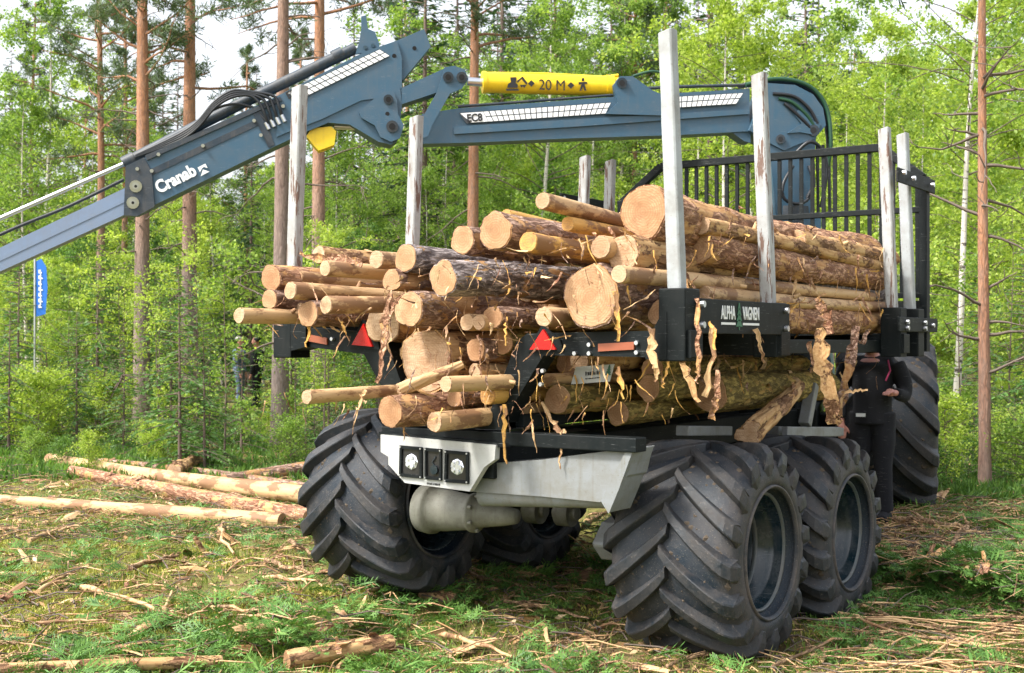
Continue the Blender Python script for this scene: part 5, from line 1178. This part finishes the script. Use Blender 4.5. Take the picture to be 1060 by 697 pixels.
def pine(seed, H, r0, mtrunk, clow=.5, dead=18, nb=46, W=2.6, dead_low=.12, tufts=9, lean=.012):
    g = np.random.default_rng(seed); T = trunk_path(H, g, lean, .015, 20); m = MB()
    m.tube([tuple(p) for p in T], [r0*(1.12 if i == 0 else 1)*(1-.75*i/(len(T)-1)) for i in range(len(T))], 14, jit=lambda i, k: .05*math.sin(i*7.1+k*2.3+seed))
    for k in range(dead):
        t = g.uniform(dead_low, clow+.1); p = at_path(T, t); a = g.uniform(0, 6.28); L = g.uniform(.4, W*.75)
        P = branch_path(p, (math.cos(a), math.sin(a), g.uniform(-.3, .45)), L, g, 7, droop=.03, wig=.16)
        m.tube([tuple(q_) for q_ in P], [.022*(1-.85*i/7) for i in range(8)], 4, cap=False, mi=1)
        for s_ in range(3):
            q_ = at_path(P, g.uniform(.3, .95)); P2 = branch_path(q_, unit(1, g)[0], L*.3, g, 4, wig=.2); m.tube([tuple(x_) for x_ in P2], [.009, .007, .006, .005, .004], 3, cap=False, mi=1)
    C, A, B = [], [], []
    for k in range(nb):
        t = clow+(1-clow)*(k+g.uniform(0, 1))/nb; p = at_path(T, min(t, .995)); a = g.uniform(0, 6.28); L = W*(1-.75*(t-clow)/(1-clow))*g.uniform(.5, 1.2)
        P = branch_path(p, (math.cos(a), math.sin(a), g.uniform(.0, .5)), L, g, 6, droop=-.02, wig=.14); m.tube([tuple(q_) for q_ in P], [.035*(1-.8*i/6) for i in range(7)], 4, cap=False)
        for s_ in range(tufts):
            q_ = at_path(P, g.uniform(.35, 1)); P2 = branch_path(q_, unit(1, g)[0]+np.array([0, 0, .3]), L*.22, g, 3); m.tube([tuple(x_) for x_ in P2], .006, 3, cap=False, mi=1)
            n = 46; c = P2[g.integers(1, 4, n)]; ax = unit(n, g); ax[:, 2] += .4; ax /= np.linalg.norm(ax, axis=1, keepdims=True); ln = g.uniform(.09, .17, (n, 1))
            up = np.cross(ax, unit(n, g)); up /= np.linalg.norm(up, axis=1, keepdims=True)
            C.append(c+ax*ln*.6+g.normal(size=(n, 3))*.03); A.append(ax*ln*.6); B.append(up*ln*.10)
    V, F = quads_at(np.concatenate(C), np.concatenate(A), np.concatenate(B)); return m.mesh('trunk', [M[mtrunk], M['twig']]), np_mesh('crown', V, F, [M['needle_p']])
def plant_tree(name, meshes, base, label, cat, group=None, rz=0, sc=1.0, tilt=(0, 0)):
    o = empty(name, base, label, cat, group, (tilt[0], tilt[1], rz)); o.scale = (sc,)*3
    link('trunk' if cat != 'bush' else 'stem', meshes[0], o); link('crown' if cat != 'bush' else 'foliage', meshes[1], o); return o
r = random.Random(11)
# pines one can tell apart: px at the base, depth, trunk radius m, colours
for i, (px, dep, r0, H, lab, tilt) in enumerate([
 (104, 34, .13, 15, 'slimmest red pine trunk, leftmost of the tall pines', 0), (147, 27, .18, 16, 'tall pine with orange upper trunk, second from the left', 0),
 (197, 28, .19, 16, 'thick orange pine trunk behind the lettered crane arm', -.005), (290, 21.5, .155, 14, 'grey-brown pine trunk rising beside the left rear stake', 0),
 (329, 25, .16, 15, 'orange pine trunk between the two left stakes', 0), (490, 28, .155, 15, 'straight red pine trunk behind the yellow cylinder', 0),
 (658, 38, .12, 14, 'slim red pine trunk seen just left of the biggest stake', 0)]):
    ms = pine(40+i, H, r0, 't_pine_grey' if i == 3 else ('t_pine' if i not in (5, 6) else 't_pine_red'), clow=.44 if i < 3 else .53, dead=26 if i != 5 else 14, W=2.3, nb=42, tufts=7, lean=.003)
    plant_tree('pine_tree', ms, spot(px, dep), lab, 'pine tree', 'tall pines behind the forwarder', tilt=(0, tilt))
ms = pine(61, 9.5, .072, 't_pine_red', clow=.62, dead=26, nb=30, W=1.9, dead_low=.10, lean=.002)
plant_tree('pine_tree', ms, spot(1019, 14.6), 'thin red-barked pine standing right of the forwarder with bare side twigs', 'pine tree')
# prototypes
BL = [broadleaf(1, 8, .055, 'leaf', 't_birch', 60, 15000, .075), broadleaf(2, 6, .045, 'leaf_yel', 't_dark', 50, 11000, .075, low=.08), broadleaf(3, 10, .08, 'leaf', 't_birch', 70, 18000, .08, low=.2, spread=.22),
      broadleaf(4, 5, .035, 'leaf_deep', 't_dark', 44, 9000, .075, low=.05, spread=.34), broadleaf(5, 9, .06, 'leaf_yel', 't_birch', 64, 15000, .08, low=.12, spread=.25)]
SAP = [broadleaf(11, 3.6, .018, 'leaf_yel', 't_dark', 22, 1500, .06, low=.1, spread=.22), broadleaf(12, 3.0, .016, 'leaf', 't_dark', 22, 1700, .055, low=.1, spread=.25)]
BU = [broadleaf(21, 1.3, .014, 'leaf_yel', 't_dark', 40, 3600, .055, low=.02, spread=.55), broadleaf(22, 1.1, .014, 'leaf', 't_dark', 40, 3400, .05, low=.02, spread=.6), broadleaf(23, .8, .012, 'leaf_deep', 't_dark', 34, 2600, .045, low=.02, spread=.7)]
SP = [spruce(31, 12, .12, 'needle', 2.3, 210, 12), spruce(32, 2.8, .03, 'needle_y', .85, 90, 9, needle=.10), spruce(33, 1.5, .02, 'needle_y', .6, 60, 9, needle=.07), spruce(34, 9, .09, 'needle', 1.7, 170, 12)]
PI = pine(70, 14, .13, 't_pine', clow=.5, W=2.0, nb=36, tufts=7)
# trees with a place of their own in the photo
for px, dep, ms, sc, rz, name, lab, cat in [
 (986, 18.5, broadleaf(6, 8.5, .062, 'leaf', 't_birch', 40, 5000, .07, low=.45, lean=.005), 1, 0, 'birch_tree', 'pale birch leaning just left of the thin red pine at right', 'birch'),
 (548, 33, BL[2], 1.15, 1, 'birch_tree', 'white birch trunk right of the straight red pine, above the logs', 'birch'),
 (600, 36, BL[2], 1.0, 2, 'birch_tree', 'second white birch trunk above the yellow peeled logs', 'birch'),
 (40, 37, BL[2], 1.2, .7, 'birch_tree', 'tall bright birch at the left edge above the crane extension', 'birch'), (86, 42, BL[4], 1.15, 2.7, 'leafy_tree', 'tall leafy tree left of the slimmest red pine', 'leafy tree'),
 (365, 44, SP[0], 1.15, 5, 'spruce_tree', 'dark spruce behind the crane arm between the left stakes', 'spruce'), (415, 42, SP[0], 1.3, 5.5, 'spruce_tree', 'dark spruce rising over the crane tip', 'spruce'), (735, 36, SP[0], 1.15, 1.1, 'spruce_tree', 'dark spruce right of the biggest stake at the top', 'spruce'), (835, 38, SP[0], 1.2, 2.1, 'spruce_tree', 'nearer dark spruce over the crane head', 'spruce'),
 (352, 30, BL[0], .9, 3, 'birch_tree', 'slim birch seen under the left tail beam', 'birch'),
 (440, 31, SP[0], 1.05, 0, 'spruce_tree', 'dark spruce behind the crane knuckle', 'spruce'), (470, 36, SP[3], 1.2, 1, 'spruce_tree', 'dark spruce between the left stakes and the straight red pine', 'spruce'),
 (738, 46, SP[0], 1.4, 2, 'spruce_tree', 'tall dark spruce above the front stakes, left one of the pair', 'spruce'), (848, 50, SP[0], 1.45, 3, 'spruce_tree', 'tall dark spruce over the crane head at the top edge', 'spruce'),
 (700, 52, SP[0], 1.35, 4, 'spruce_tree', 'tall dark spruce right behind the biggest stake', 'spruce'), (770, 56, PI, 1.1, .5, 'pine_tree', 'tall pine crown between the two dark spruces at the top', 'pine tree'),
 (880, 58, PI, 1.05, 1.5, 'pine_tree', 'tall pine crown right of the crane head at the top', 'pine tree'),
 (30, 44, PI, .95, 2.5, 'pine_tree', 'grey-green pine crown in the top left corner', 'pine tree'), (255, 48, PI, .9, .9, 'pine_tree', 'thin pine behind the crane arm between the orange trunks', 'pine tree'),
 (128, 42, PI, 1.0, 3.9, 'pine_tree', 'distant pine between the slimmest trunk and the second pine', 'pine tree'),
 (232, 19, SAP[1], 1.1, 0, 'bare_sapling', 'slender dark sapling standing left of the load', 'sapling'),
 (18, 24, SP[1], 1.3, .3, 'young_spruce', 'young spruce at the left edge below the crane arm', 'young spruce'), (100, 23, SP[1], 1.25, .8, 'young_spruce', 'young spruce right of the blue flag', 'young spruce'),
 (165, 22, SP[1], 1.0, 1.8, 'young_spruce', 'young spruce in front of the thick orange pine', 'young spruce'), (128, 20.5, SP[2], 1.2, 2.2, 'young_spruce', 'small spruce at the edge of the clearing on the left', 'young spruce'),
 (250, 21, SP[2], 1.35, 1.2, 'young_spruce', 'small spruce left of the grey-brown pine', 'young spruce'), (205, 23, SP[1], 1.1, 2.9, 'young_spruce', 'young spruce midway between the orange pine and the load', 'young spruce'),
 (340, 21, SP[2], 1.2, .2, 'young_spruce', 'small spruce above the left rear tyre', 'young spruce'), (985, 15.5, SP[2], .7, .6, 'young_spruce', 'tiny spruce at the foot of the thin red pine', 'young spruce'),
 (1050, 15, SP[2], .75, 1.6, 'young_spruce', 'tiny spruce at the right edge beside the pine', 'young spruce')]:
    plant_tree(name, ms, spot(px, dep), lab, cat, rz=rz, sc=sc, tilt=(.0, .055) if 'leaning just left' in lab else (0, 0))
# the leafy wall of the forest, row by row
ZONES = [(62, 'at the far left by the blue flag'), (126, 'around the slimmest pine trunk'), (172, 'around the second pine'), (242, 'around the thick orange pine'), (308, 'around the grey-brown pine'), (372, 'behind the left rear stake'), (440, 'below the crane knuckle'),
 (475, 'left of the straight red pine'), (530, 'right of the straight red pine'), (585, 'behind the yellow cylinder'), (640, 'above the yellow peeled logs'), (700, 'behind the biggest stake'), (745, 'right of the biggest stake'), (790, 'behind the second right stake'), (860, 'behind the crane column'), (915, 'right of the crane head'),
 (955, 'behind the front stakes'), (990, 'around the leaning pale birch'), (1025, 'around the thin red pine'), (9999, 'at the far right edge')]
def zone(px): return next(t for a, t in ZONES if px < a)
def row(n, d0, d1, px0, px1, protos, names, cats, label, group, sc=(.8, 1.2), seed=0, skip=None):
    rr = random.Random(seed)
    for i in range(n):
        px = px0+(px1-px0)*(i+rr.uniform(-.1, 1.1))/n; dep = rr.uniform(d0, d1); j = rr.randrange(len(protos))
        if 222 < px < 288 and dep < 33.5 and n in (15, 26, 44): continue
        if 16 < px < 62 and dep < 26 and n != 44: continue
        plant_tree(names[j], protos[j], spot(px, dep), label[j]+' '+zone(px), cats[j], group, rr.uniform(0, 6.28), rr.uniform(*sc))
NB_ = ['birch_tree', 'leafy_tree', 'birch_tree', 'leafy_tree', 'leafy_tree']; CB = ['birch', 'leafy tree', 'birch', 'leafy tree', 'leafy tree']
LK = ['bright green birch', 'yellow-green leafy tree', 'tall light-green birch', 'low deep-green leafy tree', 'tall yellow-green tree']
def lb(idx, where): return [LK[i]+where for i in idx]
row(15, 24, 33, -40, 420, [BL[1], BL[3]], NB_[1:4:2], CB[1:4:2], lb((1, 3), ' in the near understory'), 'low leafy trees at left', (.50, .85), 1)
row(9, 28, 34, 390, 640, [BL[0], BL[3], BL[1]], ['birch_tree', 'leafy_tree', 'leafy_tree'], ['birch', 'leafy tree', 'leafy tree'], lb((0, 3, 1), ' just behind the load'), 'leafy trees just behind the load', (.62, .85), 14)
row(22, 34, 50, -60, 400, BL[:4], NB_, CB, lb(range(4), ' in the middle distance'), 'leafy trees behind the crane', (.75, 1.1), 2)
row(12, 34, 50, 400, 640, BL[:4], NB_, CB, lb(range(4), ' halfway back'), 'leafy trees behind the stakes', (.95, 1.3), 15)
row(20, 22, 34, 640, 1120, [BL[0], BL[1], BL[4]], ['birch_tree', 'leafy_tree', 'leafy_tree'], ['birch', 'leafy tree', 'leafy tree'], lb((0, 1, 4), ' in the near wall of leaves'), 'leafy trees at right', (.7, 1.05), 3)
row(26, 36, 50, 560, 1140, BL, NB_, CB, lb(range(5), ' in the second rank'), 'leafy trees behind the load', (.85, 1.25), 4)
row(44, 52, 75, -80, 1150, BL[:3]+[SP[0]], NB_[:3]+['spruce_tree'], CB[:3]+['spruce'], ['far bright birch', 'far yellow-green tree', 'far tall birch', 'far dark spruce'], 'trees deep in the forest', (1.0, 1.5), 5)
row(60, 80, 110, -60, 1120, [BL[1], BL[3], SP[3]], ['leafy_tree', 'leafy_tree', 'spruce_tree'], ['leafy tree', 'leafy tree', 'spruce'], ['farthest yellow-green tree', 'farthest deep-green tree', 'farthest spruce'], 'farthest trees of the forest', (1.7, 2.4), 6)
row(12, 40, 60, 330, 720, [SP[0], SP[3], PI], ['spruce_tree', 'spruce_tree', 'pine_tree'], ['spruce', 'spruce', 'pine tree'], ['dark mid-forest spruce', 'narrow mid-forest spruce', 'mid-forest pine'], 'conifers behind the crane', (1.0, 1.35), 17)
row(9, 38, 60, -40, 330, [PI, SP[3]], ['pine_tree', 'spruce_tree'], ['pine tree', 'spruce'], ['grey-green mid-forest pine', 'mid-forest spruce'], 'conifers at upper left', (.85, 1.2), 18)
row(14, 40, 56, 740, 1120, [BL[2], BL[4], BL[0]], ['birch_tree', 'leafy_tree', 'birch_tree'], ['birch', 'leafy tree', 'birch'], ['very tall light-green birch', 'very tall yellow-green tree', 'very tall bright birch'], 'very tall trees at right', (1.25, 1.6), 19)
row(6, 40, 52, 430, 700, [SP[0]], ['spruce_tree'], ['spruce'], ['towering dark spruce'], 'towering spruces at the top centre', (1.3, 1.6), 20)
row(18, 17, 24, 760, 1110, SAP+[SP[1]], ['sapling', 'sapling', 'young_spruce'], ['sapling', 'sapling', 'young spruce'], ['yellow-leaved sapling', 'green-leaved sapling', 'knotty young spruce'], 'saplings in the thicket at right', (.8, 1.3), 7)
row(26, 20, 30, -20, 400, SAP, ['sapling', 'sapling'], ['sapling', 'sapling'], ['yellow-leaved sapling', 'green-leaved sapling'], 'saplings among the pines at left', (.7, 1.25), 8)
row(26, 18, 26, -30, 420, [SP[1], SP[2]], ['young_spruce']*2, ['young spruce']*2, ['soft green young spruce', 'knee-high young spruce'], 'young spruces at the forest edge', (.6, 1.1), 16)
row(44, 17.5, 28, -30, 700, BU+[SP[2]], ['bush', 'bush', 'bush', 'young_spruce'], ['bush', 'bush', 'bush', 'young spruce'], ['yellow-green bush', 'light green bush', 'deep green bush', 'waist-high spruce'], 'bushes along the forest edge at left', (.4, 1.0), 9)
row(34, 14.0, 22, 925, 1080, BU+[SP[2]], ['bush', 'bush', 'bush', 'young_spruce'], ['bush', 'bush', 'bush', 'young spruce'], ['yellow-green bush beyond the brush', 'light green bush beyond the brush', 'deep green bush beyond the brush', 'little spruce beyond the brush'], 'bushes beyond the brush at right', (.35, .8), 10)
row(14, 13, 20, 540, 800, BU, ['bush']*3, ['bush']*3, ['yellow-green bush seen under the axle', 'light green bush seen under the axle', 'deep green bush seen under the axle'], 'bushes seen under the forwarder', (.4, .8), 12)
for i, (px, dep) in enumerate([(8, 21.5), (40, 21), (62, 22), (25, 23)]):
    plant_tree('bush', BU[0], spot(px, dep), ['bright low bush at the left edge of the clearing', 'bright low bush left of the tip of the pale ground log', 'bright low bush right of the left-edge bushes', 'bright low bush behind the left-edge bushes'][i], 'bush', 'bright bushes at the left edge', i*1.3, .95)
# a fallen, leaning tree at the left edge of the forest
a, b = on_ground(98, 438), CAM+ray(128, 388)*21
m = MB(); P = [a.lerp(b, t)-a for t in (0, .3, .6, 1)]; m.tube(P, [.05, .045, .035, .02], 8)
for k_ in range(16): q_ = Vector(P[1]).lerp(Vector(P[3]), r.random()*1.0)-Vector((0, 0, 0)); dd = Vector((r.uniform(-1, 1), r.uniform(-1, 1), r.uniform(-.9, .4)))*.5; m.tube([q_, q_+dd*.5, q_+dd], [.01, .007, .004], 4)
o = link('fallen_trunk', m.mesh('fallen_trunk', [M['t_dark']])); o.location = a; tag(o, 'dead leaning trunk with bare twigs behind the left ground logs', 'fallen tree')

# ------------------------------------------------------------------ brush, needles, moss and grass on the ground (uncountable)
g = np.random.default_rng(77)
def gz(x, y): return ground_z(x, y)
def scatter_px(n, x0, x1, y0, y1, power=1.0):
    """random ground places, spread evenly over what the photo shows of the clearing"""
    out = []
    for _ in range(n):
        p = on_ground(g.uniform(x0, x1), y0+(y1-y0)*g.uniform(0, 1)**power); out.append((p.x, p.y, p.z))
    return np.array(out)
zones = [(6500, -60, 1120, 545, 760), (5200, -60, 420, 452, 560), (5600, 860, 1140, 455, 640), (1500, 400, 900, 500, 620)]
def clear(p):   # keep the places under the tyres free
    return not any(abs(p[0]-x) < .36 and abs(p[1]-y) < .22 for x, y in ((1.36, .94), (1.36, 2.42), (-1.36, .94), (-1.36, 2.42)))
pts = np.concatenate([scatter_px(n, a, b, c, d) for n, a, b, c, d in zones]); pts = np.array([p for p in pts if clear(p)])
# cut spruce sprays: a stem with flat rows of needled side shoots
C, A, B = [], [], []
sm_ = MB()
for p in pts[g.permutation(len(pts))[:5600]]:
    den = noise.noise(Vector((p[0]*.55, p[1]*.55, 8)))
    if den < -.10+g.normal()*.16: continue
    dist = math.hypot(p[0]-4.9, p[1]+6.7); az = g.uniform(0, 6.28); L = g.uniform(.12, .38); d = np.array([math.cos(az), math.sin(az), g.uniform(-.05, .4)]); d /= np.linalg.norm(d)
    s_ = np.cross(d, [0, 0, 1.]); s_ /= np.linalg.norm(s_); up = np.cross(s_, d); roll = g.uniform(-.7, .7); s_ = s_*math.cos(roll)+up*math.sin(roll)
    n = int(15 if dist < 13 else 9); base = np.array(p)+[0, 0, g.uniform(.0, .07)]
    for k_ in range(n):
        f = (k_+1)/n; sg = 1 if k_ % 2 else -1; ln = L*.42*(1.15-f)*g.uniform(.7, 1.2)+.02; ax = s_*sg*.8+d*.75+np.array([0, 0, g.uniform(-.2, .1)]); ax /= np.linalg.norm(ax)
        c0 = base+d*L*f-np.array([0, 0, .25*L*f*f]); C.append(c0+ax*ln*.5); A.append(ax*ln*.5)
        nn = np.cross(ax, s_ if abs(ax@s_) < .9 else d); nn = np.cross(nn, ax); nn = nn*math.cos(g.uniform(-.9, .9))+np.cross(ax, nn)*math.sin(g.uniform(-.9, .9)); nn /= np.linalg.norm(nn)+1e-9; B.append(nn*(.004+ln*.035))
        if dist < 12.5:      # side shoots on the shoots
            for e_ in (.3, .6, .85):
                for s2 in (1, -1):
                    a2 = ax*.6+np.cross(ax, nn)*s2*0+nn*s2*.7; a2 /= np.linalg.norm(a2); l2 = ln*.42; C.append(c0+ax*ln*e_+a2*l2*.5); A.append(a2*l2*.5); B.append(np.cross(a2, np.cross(ax, nn))*(.0045))
V, F = quads_at(np.array(C), np.array(A), np.array(B)); tag(link('spruce_brush', np_mesh('spruce_brush', V, F, [M['twig_green']])), 'cut green spruce sprays strewn over the clearing', 'brush', kind='stuff')
# bare twigs and straw
m = MB()
for p in pts[g.permutation(len(pts))[:9000]]:
    az = g.uniform(0, 6.28); L = g.uniform(.08, .55)*g.uniform(.5, 1); d = Vector((math.cos(az), math.sin(az), g.uniform(-.1, .3))); q_ = Vector(p)+Vector((0, 0, g.uniform(.0, .06))); R = g.uniform(.0025, .008)
    m.tube([q_, q_+d*L*.5+Vector((g.normal()*.02, g.normal()*.02, .01)), q_+d*L+Vector((0, 0, -.03))], [R, R*.8, R*.5], 4, cap=False, mi=int(g.integers(0, 3)))
tag(link('twig_litter', m.mesh('twig_litter', [M['stick'], M['twig'], M['p_pale']])), 'bare twigs and straw littering the clearing', 'twig litter', kind='stuff')
# ragged slabs of loose bark
m = MB()
for p in pts[g.permutation(len(pts))[:900]]:
    q_ = Vector(p)+Vector((0, 0, g.uniform(.02, .07))); a_ = Vector((g.normal(), g.normal(), g.normal()*.3)).normalized(); b_ = a_.cross(Vector((g.normal()*.5, g.normal()*.5, 1))).normalized(); n_ = a_.cross(b_); L = g.uniform(.05, .20); W = L*g.uniform(.12, .35); mi = int(g.integers(0, 3)); vs = []
    for i in range(5):
        t = i/4-.5; w_ = W*g.uniform(.5, 1.1)*(1.0-abs(t)*.9)
        for e_, h_ in ((-1, .3), (0, 0), (1, .3)): vs.append(q_+a_*t*2*L+b_*e_*w_+n_*(h_*w_+t*t*.05))
        for e_, h_ in ((1, .3), (0, 0), (-1, .3)): vs.append(q_+a_*t*2*L+b_*e_*w_+n_*(h_*w_+t*t*.05+.004))
    m.add(vs, [(i*6+k_, i*6+(k_+1) % 6, (i+1)*6+(k_+1) % 6, (i+1)*6+k_) for i in range(4) for k_ in range(6)]+[(5, 4, 3, 2, 1, 0), tuple(range(24, 30))], mi)
tag(link('bark_slabs', m.mesh('bark_slabs', [M['b_red'], M['p_pale'], M['b_half']])), 'torn slabs of bark scattered through the brush', 'bark slabs', kind='stuff')
# wood chips and flakes of bark
def flakes(sel, s0, s1, mat, name, label, cat, lift=.03, flat=.6, k=1):
    P = np.repeat(sel, k, 0)+g.normal(size=(len(sel)*k, 3))*[.12, .12, 0]; P[:, 2] = [gz(x, y) for x, y in P[:, :2]]+g.uniform(.0, lift, len(P)); n = len(P)
    a = unit(n, g); a[:, 2] *= flat; a /= np.linalg.norm(a, axis=1, keepdims=True); b = np.cross(a, unit(n, g)*[flat, flat, 1]); b /= np.linalg.norm(b, axis=1, keepdims=True)+1e-9; s = g.uniform(s0, s1, (n, 1))
    V, F = quads_at(P, a*s, b*s*g.uniform(.15, .5, (n, 1))); tag(link(name, np_mesh(name, V, F, [M[mat]])), label, cat, kind='stuff')
flakes(pts[g.permutation(len(pts))[:8200]], .012, .06, 'chip', 'bark_flakes', 'pale bark flakes and wood chips on the ground', 'bark flakes')
flakes(pts[g.permutation(len(pts))[:9000]], .008, .035, 'litter', 'needle_litter', 'brown needles and bark crumbs covering the soil', 'litter', lift=.02, k=3)
left = np.concatenate([scatter_px(5200, -60, 420, 500, 720), scatter_px(1200, 400, 1100, 590, 720)]); left = np.array([p for p in left if noise.noise(Vector((p[0]*.6, p[1]*.6, 21))) > -.08])
def blades(P, h0, h1, w0, mat, name, label, cat, k):
    Pk = np.repeat(P, k, 0)+g.normal(size=(len(P)*k, 3))*[.05, .05, 0]; Pk[:, 2] = [gz(x, y)-.01 for x, y in Pk[:, :2]]; n = len(Pk)
    h = g.uniform(h0, h1, (n, 1)); ax = g.normal(size=(n, 3))*.45; ax[:, 2] = 1; ax /= np.linalg.norm(ax, axis=1, keepdims=True); b = np.cross(ax, unit(n, g)); b /= np.linalg.norm(b, axis=1, keepdims=True)
    V, F = quads_at(Pk+ax*h*.5, ax*h*.5, b*w0*g.uniform(.6, 1.4, (n, 1))); tag(link(name, np_mesh(name, V, F, [M[mat]])), label, cat, kind='stuff')
blades(left, .015, .05, .006, 'moss', 'moss', 'yellow-green moss carpeting the left of the clearing', 'moss', 14)
blades(pts[g.permutation(len(pts))[:6500]], .04, .14, .004, 'grass', 'grass', 'short grass between the brush', 'grass', 5)
far = np.concatenate([scatter_px(2600, -40, 1120, 420, 470), scatter_px(1500, -40, 400, 455, 500), scatter_px(1800, 900, 1120, 440, 520)])
blades(far, .05, .20, .014, 'leaf_deep', 'undergrowth', 'leafy undergrowth at the foot of the forest', 'undergrowth', 9)

# neighbours of one look in one place: say which is which, left to right
byl = {}
for o in COL.objects:
    if o.parent is None and o.get('label') and o.get('group'): byl.setdefault(o['label'], []).append(o)
NTH = ['leftmost', 'second', 'third', 'fourth', 'fifth', 'sixth', 'seventh', 'eighth', 'rightmost']
ORD = {2: ['left-hand', 'right-hand'], 3: ['left-hand', 'middle', 'right-hand'], 4: ['leftmost', 'second', 'third', 'rightmost'], 5: ['leftmost', 'second', 'middle', 'fourth', 'rightmost']}
for n_ in range(6, 10): ORD[n_] = NTH[:n_-1]+['rightmost']
for l_, os_ in byl.items():
    if len(os_) in ORD:
        for w_, o in zip(ORD[len(os_)], sorted(os_, key=lambda o: pix(o.location)[0])): o['label'] = w_+' '+l_
